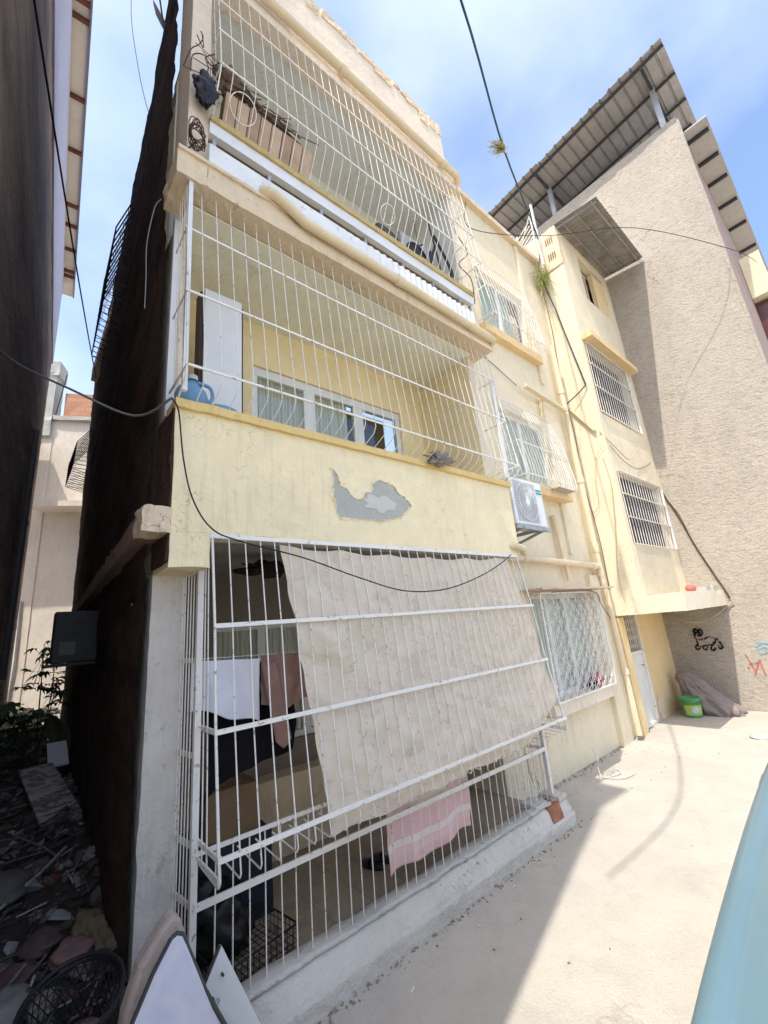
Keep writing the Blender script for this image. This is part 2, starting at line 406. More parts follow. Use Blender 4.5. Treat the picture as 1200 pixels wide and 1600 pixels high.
mb.quad((XW0, YW, -0.05), (XW0, YW, 2.78), (XW0, 6, 2.78), (XW0, 6, -0.05))
mb.quad((XW0, YW, ZT), (XW1, YW, ZT), (XW1, 11, ZT), (XW0, 11, ZT))
wpart(mb, 'front_wall', m_yel2, B)
mb = MB(); wall_y(mb, XW1+0.001, 10.70, -0.05, 1.95, YW+0.02, [DOOR], 0.12)
wpart(mb, 'entrance_wall', m_ochre, B)
# broken plaster on the low corner next to the porch
def blob(cx, cz, rx, rz, y, seed, n=36, amp=0.35, thick=0.01):
    vs = [(cx, y-thick, cz)]; 
    for k in range(n):
        a = 2*math.pi*k/n; r = 1+amp*noise.noise(Vector((math.cos(a)*1.6+seed, math.sin(a)*1.6, seed)))*1.8 + amp*0.4*noise.noise(Vector((math.cos(a)*6+seed, math.sin(a)*6, 1)))
        vs.append((cx+rx*r*math.cos(a), y-thick, cz+rz*r*math.sin(a)))
    return vs, [(0, 1+(k+1)%n, 1+k) for k in range(n)]
for bl in (blob(5.15, 0.36, 0.26, 0.33, YW, 3.0), blob(9.5, 0.18, 0.22, 0.2, YW+0.02, 5.0)):
    mb = MB(); mb.add(*bl); wpart(mb, 'bare_render_patch', m_worn, B)
# low swelling of plaster at foot of the wall and pier beside the downpipe
mb = MB(); mb.rough((7.42, YW-0.07, -0.03), (7.80, YW+0.05, 2.65), 0.12, 0.01, 5)
wpart(mb, 'pier', m_yel2, B)
mb = MB(); mb.rough((8.135, YW-0.10, -0.03), (8.37, YW+0.1, 1.90), 0.1, 0.008, 5)
wpart(mb, 'door_pier', m_ochre, B)
# roof edge of the window wall
mb = MB(); mb.rough((XW0-0.1, YW-0.10, ZT-0.07), (8.12, YW+0.1, ZT+0.04), 0.1, 0.012, 9)
wpart(mb, 'roof_edge', m_worn, B)
# vertical strip / mouldings on window wall
mb = MB(); mb.box((7.22, YW-0.05, 6.3), (7.32, YW+0.02, ZT-0.1)); wpart(mb, 'wall_strip', m_yel2, B)
mb = MB(); mb.rough((7.0, YW-0.05, 3.0), (7.08, YW+0.02, 5.9), 0.1, 0.006, 8)
wpart(mb, 'wall_strip', m_yel2, B)
# sills
for (nm, w, z, mt, d) in (('sill', W_G, 0.92, m_cream, 0.14), ('sill', W_1, 4.05, m_ochre, 0.20), ('sill', W_2, 6.85, m_ochre, 0.12)):
    mb = MB(); mb.rough((w[0]-0.12, YW-d, z-0.16), (w[1]+0.15, YW+0.1, z-0.003), 0.12, 0.006, 7); wpart(mb, nm, mt, B)
# windows
def window(w, y, nsash, mfr, mgl, curtain=None, fr=0.06, parent=B):
    x0, x1, z0, z1 = w
    f = MB()
    f.box((x0, y, z0), (x1, y+0.06, z0+fr)); f.box((x0, y, z1-fr), (x1, y+0.06, z1))
    for k in range(nsash+1):
        x = x0 + (x1-x0)*k/nsash
        a = max(x0, x-fr*0.75); b = min(x1, x+fr*0.75)
        f.box((a, y+0.001, z0+fr), (b, y+0.059, z1-fr))
    p = wpart(f, 'window', mfr, parent, bevel=0.005)
    g_ = MB(); g_.quad((x0+0.02, y+0.03, z0+0.02), (x1-0.02, y+0.03, z0+0.02), (x1-0.02, y+0.03, z1-0.02), (x0+0.02, y+0.03, z1-0.02)); sub(g_, 'pane', mgl, p)
    if curtain:
        c_ = MB(); c_.grid(lambda u, v: (x0+0.03+(x1-x0-0.06)*u*curtain[1], y+0.055+0.012*math.sin(u*60), z0+0.02+(z1-z0-0.04)*v), 80, 2); sub(c_, 'curtain', curtain[0], p)
    bk = MB(); bk.box((x0-0.02, y+0.35, z0-0.05), (x1+0.02, y+0.40, z1+0.05)); sub(bk, 'room_shade', m_dark, p)  # black panel; the darkness of the unlit interior is put into its colour
    return p
def clear_glass():
    t = NT('clear_glass', 0.03, 0, 0.5); t.t.nodes.remove(t.b)
    a = t.n('ShaderNodeBsdfTransparent'); a.inputs[0].default_value = (0.8,0.86,0.84,1); b = t.n('ShaderNodeBsdfGlossy'); b.inputs['Roughness'].default_value = 0.04
    mxn = t.n('ShaderNodeMixShader'); mxn.inputs[0].default_value = 0.14
    t.l(a.outputs[0], mxn.inputs[1]); t.l(b.outputs[0], mxn.inputs[2]); t.l(mxn.outputs[0], t.o.inputs[0]); return t.m
m_clear = clear_glass()
window(W_G, YW+0.10, 3, m_white2, m_clear, (m_net, 1.0))
window(W_1, YW+0.08, 2, m_white2, m_clear, (m_net, 1.0))
window(W_2, YW+0.08, 2, m_white2, m_clear, (m_net, 0.8))

# ---- projecting balcony block, ground porch
XL = 0.67; XR = 4.41
U = Vector((math.sin(R(2.6)), math.cos(R(2.6)), 0))        # direction of the alley side
mb = MB()
# column at the front left
mb.rough((XL, 3.08, -0.05), (0.855, 3.75, 2.56), 0.07, 0.006, 8); wpart(mb, 'column', m_column, B)
# brown side wall facing the alley
mb = MB()
p0 = Vector((XL+0.0145, 3.07, 0))
def side(u, v):
    y = 3.07 + u*9.4; z = -0.1 + v*9.2
    p = Vector((XL+0.012 + (y-2.75)*math.tan(R(2.6)), y, z))
    p.x -= 0.075 + 0.022*noise.noise(p*2.2) + 0.012*noise.noise(p*9)
    if u == 0: p.x += 0.02*noise.noise(Vector((0, 0, z*7))); p.y += 0.03*noise.noise(Vector((3, 0, z*6)))
    return p
mb.grid(side, 150, 150, smooth=True, uv=False, flip=True)
mb.quad((1.12, 12.47, -0.1), (3.5, 12.47, -0.1), (3.5, 12.47, 9.1), (1.12, 12.47, 9.1))
wpart(mb, 'side_wall', m_brown, B)
# the front arris above porch is brown too: end of the slab block
mb = MB()
mb.rough((XL-0.012, 2.715, 2.58), (XL+0.02, 3.10, 3.60), 0.09, 0.012, 6); wpart(mb, 'raw_edge', m_brown, B)
# ledge beam running along alley side, plastered at its street end
mb = MB(); Ml = Matrix.Translation((XL, 2.75, 0)) @ Matrix.Rotation(-R(2.6), 4, 'Z')
mb.rough((-0.15, 0.12, 2.76), (0.02, 9.6, 2.90), 0.09, 0.014, 6, M=Ml); wpart(mb, 'ledge_beam', plaster('grey_brown_beam', (0.30,0.22,0.17), (0.1,0.07,0.05), 0.8, 0.6, 14, 0, 0.6), B)
mb = MB(); mb.rough((XL-0.155, 2.69, 2.75), (XL-0.002, 2.90, 2.905), 0.022, 0.034, 16); wpart(mb, 'ledge_end', m_worn, B)
# porch: ceiling, back wall, floor, curb
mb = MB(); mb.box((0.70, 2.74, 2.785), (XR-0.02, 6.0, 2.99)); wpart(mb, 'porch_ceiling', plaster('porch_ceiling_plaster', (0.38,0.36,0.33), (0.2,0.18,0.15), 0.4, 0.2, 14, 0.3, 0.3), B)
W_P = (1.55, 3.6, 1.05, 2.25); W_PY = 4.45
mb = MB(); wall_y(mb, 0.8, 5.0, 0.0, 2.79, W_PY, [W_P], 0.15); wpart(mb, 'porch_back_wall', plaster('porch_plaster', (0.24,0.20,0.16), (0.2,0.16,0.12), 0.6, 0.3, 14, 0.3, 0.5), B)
window(W_P, W_PY+0.05, 4, m_white2, m_clear, (m_net2, 0.8))
mb = MB(); mb.rough((1.2, 4.22, 0.12), (3.9, 4.447, 0.80), 0.1, 0.012, 6); wpart(mb, 'porch_ledge', m_worn, B)
t = NT('porch_floor_tile', 0.45, 0, 0.4)
bk = t.n('ShaderNodeTexBrick'); bk.offset = 0; bk.inputs['Scale'].default_value = 3; bk.inputs['Brick Width'].default_value = 1; bk.inputs['Row Height'].default_value = 1; bk.inputs['Mortar Size'].default_value = 0.012
bk.inputs['Color1'].default_value = (0.36,0.29,0.21,1); bk.inputs['Color2'].default_value = (0.32,0.26,0.19,1); bk.inputs['Mortar'].default_value = (0.2,0.17,0.13,1)
t.l(t.c, bk.inputs['Vector']); t.color(t.mix(t.math('MULTIPLY', t.ramp(t.noise(3, 5), 0.5, 0.7), 0.5), bk.outputs['Color'], (0.12,0.095,0.07))); m_floor = t.m
mb = MB(); mb.box((0.86, 2.97, 0.02), (XW0, 4.45, 0.15)); wpart(mb, 'porch_floor', m_floor, B)
def curbfn(q, p):
    # rounded, sloping mortar top
    if p.z > 0.15: q.z += -0.03*((p.y-2.84)/0.14)**2*1.2 + 0.012*noise.noise(p*4)
    if p.y < 2.75: q.y += 0.01 - 0.05*max(0, (p.z-0.05))*0.9 + (0.07*max(0, p.z-0.12)/0.12 if p.z > 0.12 else 0)
    return q
mb = MB(); mb.rough((0.62, 2.69, -0.05), (4.62, 2.99, 0.245), 0.04, 0.006, 11, fn=curbfn, smooth=True); CURB = wpart(mb, 'curb_wall', m_curb, B)
m_brick = plain('raw_red_brick', (0.42,0.17,0.10), 0.9, 0.5, 12, 0, 0.4)
mb = MB(); mb.rough((4.24, 2.700, 0.12), (4.43, 2.84, 0.236), 0.03, 0.012, 14, fn=lambda q, p: Vector((q.x+0.3*(p.z-0.18), q.y+0.45*max(0, p.z-0.11), q.z))); sub(mb, 'exposed_brick', m_brick, CURB)
mb = MB(); mb.rough((4.46, 2.76, 0.225), (4.62, 2.98, 0.265), 0.03, 0.008, 10); sub(mb, 'loose_mortar', m_curb, CURB)
mb = MB(); mb.rough((4.1, 2.8, 0.225), (4.3, 2.99, 0.275), 0.04, 0.01, 10); sub(mb, 'loose_mortar', m_curb, CURB)

# yellow band = first floor balcony parapet
def bandfn(q, p):
    if p.z < 2.62 and p.x < 0.95: q.z += 0.01*noise.noise(p*14)
    return q
mb = MB()
mb.rough((XL, 2.70, 2.765), (XR, 2.86, 3.60), 0.10, 0.004, 3)
mb.rough((XL+0.001, 2.702, 2.545), (0.905, 3.08, 2.785), 0.045, 0.007, 12)
wpart(mb, 'balcony_parapet', m_yel, B)
mb = MB(); mb.rough((XL-0.01, 2.665, 3.585), (XR+0.01, 2.90, 3.645), 0.06, 0.008, 9); wpart(mb, 'parapet_sill', plaster('dirty_yellow_sill', (0.74,0.55,0.24), (0.32,0.22,0.1), 0.8, 0.4, 16, 0.4, 0.5), B)
mb = MB(); mb.box((0.905, 2.74, 2.74), (XR-0.03, 2.84, 2.772)); wpart(mb, 'lintel_strip', m_curb, B)
# grey patch where the yellow coat fell off
pv = [Vector(p) for p in [(1.852,2.694,3.382),(1.904,2.694,3.325),(1.935,2.694,3.230),(1.997,2.694,3.206),(2.044,2.694,3.146),(2.123,2.694,3.139),(2.185,2.694,3.216),(2.248,2.694,3.219),(2.278,2.694,3.311),(2.362,2.694,3.348),(2.458,2.694,3.333),(2.525,2.694,3.318),(2.563,2.694,3.250),(2.641,2.694,3.236),(2.703,2.694,3.158),(2.637,2.694,3.089),(2.584,2.694,3.047),(2.456,2.694,2.999),(2.350,2.694,2.972),(2.258,2.694,2.981),(2.088,2.694,2.964),(1.960,2.694,2.973),(1.896,2.694,2.946),(1.883,2.694,3.018),(1.848,2.694,3.136),(1.862,2.694,3.246)]]
mb = MB()
def ragged(pv, seed, am=0.014, k_=6):
    o = []
    for i in range(len(pv)):
        a, b = pv[i], pv[(i+1) % len(pv)]
        for q in range(k_):
            p = a.lerp(b, q/k_); w = Vector((noise.noise(p*14+Vector((seed,0,0))), 0, noise.noise(p*14+Vector((0,0,seed)))))*am + Vector((noise.noise(p*45+Vector((seed,0,0))), 0, noise.noise(p*45+Vector((0,0,seed)))))*am*0.6
            o.append(p+w)
    return o
rg = ragged(pv, 2.0); mb.add(rg, [tuple(range(len(rg)))[::-1]]); wpart(mb, 'fallen_plaster_patch', m_grey, B)
mb = MB(); mb.add(*blob(2.32, 3.13, 0.17, 0.075, 2.694, 8.0, 60, 0.35, 0.003)); wpart(mb, 'undercoat_patch', plaster('pale_undercoat', (0.56,0.55,0.49), (0.4,0.38,0.33), 0.6, 0.5, 20, 0, 0.1), B)
mb = MB(); nn_ = len(rg); cc = sum(rg, Vector((0,0,0)))/nn_; lip = []
for i_, q in enumerate(rg):
    tg = (rg[(i_+1) % nn_]-rg[i_-1]).normalized(); nr_ = Vector((tg.z, 0, -tg.x)); nr_ = -nr_ if (q+nr_*0.02-cc).length < (q-cc).length and False else nr_
    w_ = 0.006+0.030*max(0.0, noise.noise(q*16)+0.15); cu = 0.004+0.016*max(0.0, noise.noise(q*9+Vector((5,5,5))))
    lip.append((q+Vector((0,-cu,0)), q-nr_*w_+Vector((0,0.0045,0)), q+nr_*w_+Vector((0,0.0045,0))))
area = sum(rg[i_].x*rg[(i_+1) % nn_].z-rg[(i_+1) % nn_].x*rg[i_].z for i_ in range(nn_))
sd = 2 if area > 0 else 1
b_ = len(mb.v); mb.v += [l[0] for l in lip]+[l[sd] for l in lip]
for i_ in range(nn_):
    j_ = (i_+1) % nn_; mb.f.append([b_+i_, b_+j_, b_+nn_+j_, b_+nn_+i_]); mb.sm.append(False)
wpart(mb, 'lifted_paint_lip', m_yel, B)
random.seed(8); mb = MB()
for q in rg[::1]:
    if random.random() < 0.45:
        c_ = q+Vector((random.gauss(0,.006), -0.004, random.gauss(0,.006))); k_ = random.randint(4, 6); r0 = random.uniform(0.004, 0.013)
        ring = [c_+Vector((r0*random.uniform(.5,1.2)*math.cos(2*math.pi*j/k_), 0, r0*random.uniform(.5,1.2)*math.sin(2*math.pi*j/k_))) for j in range(k_)]
        bk_ = [p+Vector((0, 0.006, 0)) for p in ring]; mb.add(ring+bk_, [tuple(range(k_))[::-1]]+[(j, (j+1) % k_, (j+1) % k_+k_, j+k_) for j in range(k_)])
FL_ = wpart(mb, 'paint_flakes', m_yel, B); FL_['kind'] = 'stuff'
# first-floor balcony recess
mb = MB()
BY = 3.78; W_B = (1.66, 3.78, 3.72, 4.90)
wall_y(mb, 0.70, 4.2, 3.0, 5.46, BY, [W_B], 0.12)
mb.quad((4.20, 2.86, 3.0), (4.20, 2.86, 5.46), (4.20, BY, 5.46), (4.20, BY, 3.0))
mb.box((0.70, 2.88, 3.0), (4.2, 3.8, 3.05))
wpart(mb, 'balcony_recess', plaster('recess_yellow', (0.84,0.70,0.42), (0.34,0.27,0.16), 0.3, 0.2, 20, 0.2, 0.3), B)
mb = MB(); mb.box((4.205, 2.90, 2.99), (4.40, 3.39, 5.44)); wpart(mb, 'balcony_side_wall', m_cream, B)
mb = MB(); mb.rough((0.70, 3.078, 3.0), (0.80, 3.9, 5.45), 0.12, 0.006, 6); wpart(mb, 'balcony_side_wall', m_cream, B)
window(W_B, BY+0.03, 3, m_white2, m_clear, (m_net2, 0.60), fr=0.10)
# roof slab of that balcony with broken lip
mb = MB(); mb.rough((XL-0.09, 2.60, 5.44), (0.80, 2.98, 5.66), 0.05, 0.010, 14); mb.rough((0.802, 2.602, 5.44), (XR+0.02, 3.85, 5.66), 0.08, 0.005, 12); wpart(mb, 'balcony_slab', m_worn, B)
mb = MB(); mb.box((0.72, 2.80, 5.415), (4.2, 3.78, 5.428)); wpart(mb, 'balcony_ceiling', m_soffit, B)
mb = MB(); mb.rough((XL-0.09, 2.58, 5.655), (XR, 2.72, 5.685), 0.04, 0.007, 18); wpart(mb, 'slab_lip', m_worn, B)
# second-floor balcony: pilaster, fascia, white panel, recess
mb = MB(); mb.rough((XL, 2.72, 5.66), (0.83, 3.1, 8.42), 0.12, 0.006, 5); wpart(mb, 'pilaster', m_cream, B)
mb = MB(); mb.rough((0.83, 2.68, 6.14), (4.28, 2.74, 6.27), 0.12, 0.004, 5); FA = wpart(mb, 'balcony_rail_board', m_panel, B)
mb = MB(); mb.rough((0.83, 2.66, 6.272), (4.30, 2.86, 6.335), 0.06, 0.010, 11); wpart(mb, 'dirty_sill', plaster('mossy_sill', (0.50,0.38,0.17), (0.14,0.10,0.05), 0.9, 0.6, 20, 0, 0.6), B)
t = NT('corrugated_white_sheet', 0.5, 0, 0.4)
c = t.mix(t.ramp(t.noise(3, 6, 0.7), 0.45, 0.7), (0.76,0.76,0.75), (0.62,0.62,0.60)); c = t.mix(t.math('MULTIPLY', t.ramp(t.noise(9, 6, 0.75), 0.6, 0.68), 0.6), c, (0.33,0.32,0.28)); t.color(c).bump(t.noise(8,4), 0.2, 0.01); m_corr = t.m
mb = MB(); mb.grid(lambda u, v: (0.83+3.42*u, 2.675+0.008*math.sin(u*3.42*2*math.pi/0.09)*min(1, max(0, (u-0.35)*5)), 5.755+0.26*v-0.015*u), 400, 2); wpart(mb, 'sheet_panel', m_corr, B)
for x in (0.86, 1.35, 1.9, 2.45, 3.0, 3.5, 4.0, 4.22):
    mb = MB(); mb.box((x, 2.70, 5.67), (x+0.03, 2.73, 6.12)); wpart(mb, 'panel_post', m_galv, B)
mb = MB()
wall_y(mb, 0.80, 4.4, 5.66, 8.30, 3.78, [(2.2, 3.6, 6.4, 7.7)], 0.1)
mb.quad((4.30, 2.86, 5.66), (4.30, 2.86, 8.30), (4.30, 3.78, 8.30), (4.30, 3.78, 5.66))
wpart(mb, 'top_balcony_recess', m_tilegrey, B)
window((2.2, 3.6, 6.4, 7.7), 3.81, 2, m_white2, m_clear, (m_net, 0.5))
mb = MB(); mb.box((0.80, 2.80, 8.255), (4.38, 3.9, 8.32)); wpart(mb, 'top_balcony_ceiling', m_tilegrey, B)
mb = MB(); mb.box((4.31, 2.86, 5.66), (4.40, 3.39, 8.4)); wpart(mb, 'top_side_wall', m_cream, B)
mb = MB(); mb.rough((0.6, 2.70, 8.24), (4.36, 2.90, 8.45), 0.10, 0.003, 9); wpart(mb, 'cornice', m_cream, B)
mb = MB()
mb.rough((XL, 2.78, 8.45), (4.31, 2.98, 9.50), 0.14, 0.005, 4)
mb.box((4.10, 2.95, 8.45), (4.309, 11.0, 9.35)); mb.box((0.85, 2.95, 8.3), (4.12, 11.0, 8.6))
wpart(mb, 'roof_parapet', m_cream, B)
mb = MB()
x = 0.7
while x < 4.25:
    w_ = random.uniform(0.10, 0.2); h_ = random.uniform(0.03, 0.11)
    mb.rough((x, 2.765, 9.50-h_*random.uniform(0.6, 2.2)), (min(x+w_, 4.31), 2.99, 9.52+random.uniform(-0.03,0.05)), 0.05, 0.012, 14); x += w_+random.choice((0.0, 0.02, 0.05))
wpart(mb, 'crumbling_coping', m_worn, B)

# ---- gutters and pipes
def pipe(name, pts, r, m=m_pipe, parent=B, joints=()):
    mb = MB(); mb.tube(pts, r, 12)
    p = wpart(mb, name, m, parent)
    if joints:
        for (a, b) in joints:
            j = MB(); j.tube([a, b], r*1.22, 12); sub(j, 'joint', m, p)
    return p
pipe('drain_pipe', [(0.4, 2.63, 8.40), (2.2, 2.63, 8.41), (4.30, 2.63, 8.39), (4.38, 2.66, 8.36), (4.40, 2.78, 8.32)], 0.05, joints=[((2.25,2.63,8.41),(2.33,2.63,8.41)), ((0.9,2.63,8.402),(0.98,2.63,8.402)), ((3.98,2.63,8.393),(4.06,2.63,8.392))])
pipe('drain_pipe', [(1.28, 2.74, 5.72), (1.27, 2.60, 5.735), (1.33, 2.55, 5.71), (1.48, 2.545, 5.66), (1.62, 2.545, 5.60), (3.1, 2.545, 5.585), (4.38, 2.545, 5.55), (4.42, 2.6, 5.54)], 0.045, joints=[((1.24,2.62,5.735),(1.30,2.57,5.72)), ((2.7,2.545,5.59),(2.78,2.545,5.589)), ((3.9,2.545,5.568),(3.97,2.545,5.567))])
pipe('drain_pipe', [(4.25, 2.72, 2.86), (4.28, 2.66, 2.86), (4.40, 2.64, 2.83), (4.50, 2.70, 2.80)], 0.04)
pipe('drain_pipe', [(4.42, 3.28, 2.86), (4.62, 3.25, 2.87), (6.2, 3.26, 2.84), (7.75, 3.27, 2.80)], 0.05, joints=[((4.66,3.25,2.87),(4.76,3.25,2.868)), ((5.35,3.255,2.855),(5.42,3.256,2.854)), ((7.5,3.27,2.805),(7.58,3.27,2.803))])
pipe('downpipe', [(7.80, 3.27, 7.3), (7.80, 3.27, 4.6), (7.80, 3.27, 2.95), (7.82, 3.25, 2.0), (7.86, 3.24, 0.5), (7.87, 3.24, 0.08)], 0.052, joints=[((7.8,3.27,3.05),(7.8,3.27,3.2)), ((7.8,3.27,2.62),(7.8,3.27,2.75)), ((7.8,3.27,4.35),(7.8,3.27,4.45)), ((7.8,3.27,6.2),(7.8,3.27,6.3)), ((7.85,3.24,1.0),(7.85,3.24,1.08))])
pipe('waste_pipe', [(6.6, 3.30, 3.62), (6.62, 3.29, 3.1), (6.66, 3.29, 2.55)], [0.055, 0.04, 0.03])
mb = MB(); mb.bar((6.30, 3.22, 5.88), (7.72, 3.24, 5.80), 0.08, 0.06); wpart(mb, 'box_pipe', m_pipe, B)
mb = MB(); mb.bar((6.95, 3.3, 5.92), (6.95, 3.3, 5.2), 0.05); wpart(mb, 'box_pipe', m_pipe, B)

# ---- bay over the entrance
XB0, XB1 = 8.13, 10.70; YB = 2.80
BW1 = (8.30, 10.50, 3.14, 4.52); BW2 = (8.24, 10.22, 5.72, 7.28); BW3 = (9.05, 10.35, 8.75, 9.90)
mb = MB(); wall_y(mb, XB0, XB1, 2.235, 10.15, YB, [BW1, BW2, BW3], 0.14)
mb.quad((XB0, YB, 1.93), (XB0, YB, 9.2), (XB0, YW+0.3, 9.2), (XB0, YW+0.3, 1.93))
mb.quad((XB0, YB, 10.15), (XB1, YB, 10.15), (XB1, 5.0, 10.15), (XB0, 5.0, 10.15))
wpart(mb, 'bay', m_yel2, B)
# block masonry at the top of the bay's flank
t = NT('painted_block_masonry', 0.9, 0, 0.2)
bk = t.n('ShaderNodeTexBrick'); bk.inputs['Scale'].default_value = 2.6; bk.inputs['Brick Width'].default_value = 0.9; bk.inputs['Row Height'].default_value = 0.5; bk.inputs['Mortar Size'].default_value = 0.02
bk.inputs['Color1'].default_value = (0.74,0.62,0.42,1); bk.inputs['Color2'].default_value = (0.70,0.57,0.38,1); bk.inputs['Mortar'].default_value = (0.55,0.44,0.28,1)
t.l(t.map((1,1,1), (R(90), 0, R(90))), bk.inputs['Vector']); t.color(t.mix(t.math('MULTIPLY', t.ramp(t.noise(6, 5), 0.5, 0.7), 0.3), bk.outputs['Color'], (0.42,0.33,0.2))).bump(t.math('ADD', t.math('MULTIPLY', bk.outputs['Fac'], -1.0), t.noise(25)), 0.7, 0.02); m_block = t.m
mb = MB(); mb.rough((XB0-0.02, YB-0.005, 9.2), (XB0+0.12, 5.2, 10.2), 0.12, 0.008, 8); BLK = wpart(mb, 'block_wall', m_block, B)
for (zc) in (9.42, 9.82):
    mb = MB()
    for k in range(4):
        y_ = 2.90 + k*0.045; mb.box((XB0-0.033, y_, zc), (XB0-0.028, y_+0.018, zc+0.17))
    sub(mb, 'block_slot', plain('block_hole', (0.16,0.12,0.08), 0.9), BLK)
# ledge above the middle bay window, canopy slab over the door
mb = MB(); mb.rough((8.14, YB-0.20, 7.30), (10.55, YB-0.003, 7.42), 0.12, 0.005, 6); wpart(mb, 'window_hood', m_ochre, B)
mb = MB(); mb.rough((XB0, 2.21, 1.935), (XB1-0.003, 3.375, 2.232), 0.10, 0.006, 5); wpart(mb, 'door_canopy', plaster('canopy_cream', (0.74,0.66,0.50), (0.32,0.26,0.18), 0.5, 0.25, 20, 0.4, 0.4), B)
mb = MB(); mb.rough((8.25, YB-0.025, 2.24), (10.1, YB-0.002, 3.10), 0.2, 0.004, 3); wpart(mb, 'render_panel', plaster('grey_cream_render', (0.62,0.54,0.40), (0.32,0.26,0.18), 0.6, 0.4, 14, 0.5, 0.6), B)
for w, d in ((BW1, 0.10), (BW2, 0.10)):
    mb = MB(); mb.box((w[0], YB+0.138, w[2]), (w[1], YB+0.17, w[3])); wpart(mb, 'dark_window', plain('dark_mauve_curtain', (0.045,0.03,0.04), 0.7, 0.6, 3, 0, 0.4, 4), B)
    gb = MB(); n_ = 16
    for k in range(n_+1):
        x = w[0]+(w[1]-w[0])*k/n_; gb.bar((x, YB-0.02, w[2]), (x, YB-0.02, w[3]), 0.011)
    gp = wpart(gb, 'window_bars', m_white, B)
    rb = MB()
    for f_ in (0.0, 0.36, 0.68, 1.0): rb.bar((w[0]-0.03, YB-0.035, w[2]+(w[3]-w[2])*f_), (w[1]+0.03, YB-0.035, w[2]+(w[3]-w[2])*f_), 0.026, 0.012)
    rb.bar((w[1]+0.03, YB-0.035, w[2]), (w[1]+0.03, YB-0.035, w[3]), 0.035)
    sub(rb, 'rail', m_white, gp)
# upper opening : broken shutter, dark room
window(BW3, YB+0.16, 2, m_pipe, m_glassdark, None)
mb = MB(); mb.box((9.72, YB+0.01, 8.72), (10.36, YB+0.10, 9.80)); wpart(mb, 'infill_panel', m_ochre, B)
# corrugated awning above
t = NT('weathered_tin', 0.6, 0.2, 0.4)
c = t.mix(t.ramp(t.noise(4, 6, 0.7), 0.4, 0.7), (0.30,0.285,0.25), (0.17,0.155,0.135)); c = t.mix(t.math('MULTIPLY', t.ramp(t.noise(1.7, 4), 0.55, 0.7), 0.4), c, (0.22,0.15,0.10)); t.color(c).bump(t.noise(14, 4), 0.2, 0.01); m_tin = t.m
def awn(u, v):
    # u along the slope outwards (-Y), v along X
    x = 8.12 + (10.66-8.12)*v
    y = 2.86 - 0.95*u; z = 10.22 - 0.12*u + (0.0)*v
    return (x, y, z + 0.014*math.sin(v*2.54*2*math.pi/0.11))
mb = MB(); mb.grid(awn, 6, 300); AW = wpart(mb, 'tin_awning', m_tin, B)
mb = MB(); mb.bar((8.15, 2.35, 10.13), (10.64, 2.35, 10.13), 0.022); mb.bar((8.15, 2.65, 10.165), (10.64, 2.65, 10.165), 0.022); mb.bar((8.15, 2.02, 10.09), (10.64, 2.02, 10.09), 0.03); mb.bar((8.2, 2.85, 10.17), (8.2, 1.95, 10.07), 0.03); mb.bar((10.6, 2.85, 10.17), (10.6, 1.95, 10.07), 0.03)
sub(mb, 'awning_frame', m_galv, AW)

# ---- door
mb = MB(); mb.box((8.41, YW+0.05, 0.03), (9.19, YW+0.09, 1.22)); D = wpart(mb, 'door', paint('white_door', (0.74,0.73,0.68), 0.5, 0.25, (0.4,0.3,0.2), 10), B, bevel=0.006)
mb = MB()
for a, b in (((8.38, YW+0.03, 0.0), (8.38, YW+0.03, 1.93)), ((9.22, YW+0.03, 0.0), (9.22, YW+0.03, 1.93)), ((8.38, YW+0.03, 1.24), (9.22, YW+0.03, 1.24)), ((8.38, YW+0.03, 0.03), (9.22, YW+0.03, 0.03))): mb.bar(a, b, 0.05)
sub(mb, 'door_frame', m_white, D)
mb = MB()
for k in range(1, 9): x = 8.38+0.84*k/9; mb.bar((x, YW+0.06, 1.24), (x, YW+0.06, 1.93), 0.013)
for k in range(9):
    for z in (1.35, 1.5, 1.65, 1.8):
        x = 8.42+0.84*k/9; mb.tube([(x+0.03*math.cos(a_*math.pi/4), YW+0.045, z+0.03*math.sin(a_*math.pi/4)) for a_ in range(9)], 0.005, 4, False)
sub(mb, 'door_grille', m_white, D)
mb = MB(); mb.box((8.40, YW+0.12, 1.25), (9.20, YW+0.13, 1.93)); sub(mb, 'door_glass', plain('frosted_amber_glass', (0.22,0.17,0.09), 0.3), D)
mb = MB(); mb.tube([(9.10, YW+0.05, 1.0), (9.10, YW, 1.0), (9.02, YW-0.01, 1.0)], 0.01, 8); sub(mb, 'handle', m_galv, D)

# ---- security cages ---------------------------------------------------
def jit(k, a=0.004): return a*noise.noise(Vector((k*1.37, 0.3, 5.1)))*2
BR = 0.0047
# porch cage bulging over the curb
prof = [(2.71, 2.74), (2.64, 2.19), (2.60, 1.62), (2.53, 1.04), (2.515, 0.95), (2.53, 0.925), (2.84, 0.945)]
mb = MB(); n_ = 32; x0, x1 = 0.92, 4.44
for k in range(n_+1):
    x = x0+(x1-x0)*k/n_ + (jit(k) if 0 < k < n_ else 0)
    mb.tube([(x - 0.10*(k/n_)*((z_-0.95)/1.8 if z_ > 1 else 0), y_, z_) for y_, z_ in prof], BR if 0 < k < n_ else 0.009, 5)
CG = wpart(mb, 'security_cage', m_white, B)
mb = MB()
for (y_, z_) in ((2.635, 2.19), (2.595, 1.62), (2.525, 1.04)):
    mb.bar((x0-0.01, y_-0.008, z_), (x1+0.02-0.10*(z_-0.95)/1.8, y_-0.008, z_), 0.011, 0.026)
mb.bar((x0-0.02, 2.71, 2.75), (4.36, 2.71, 2.75), 0.025, 0.03)
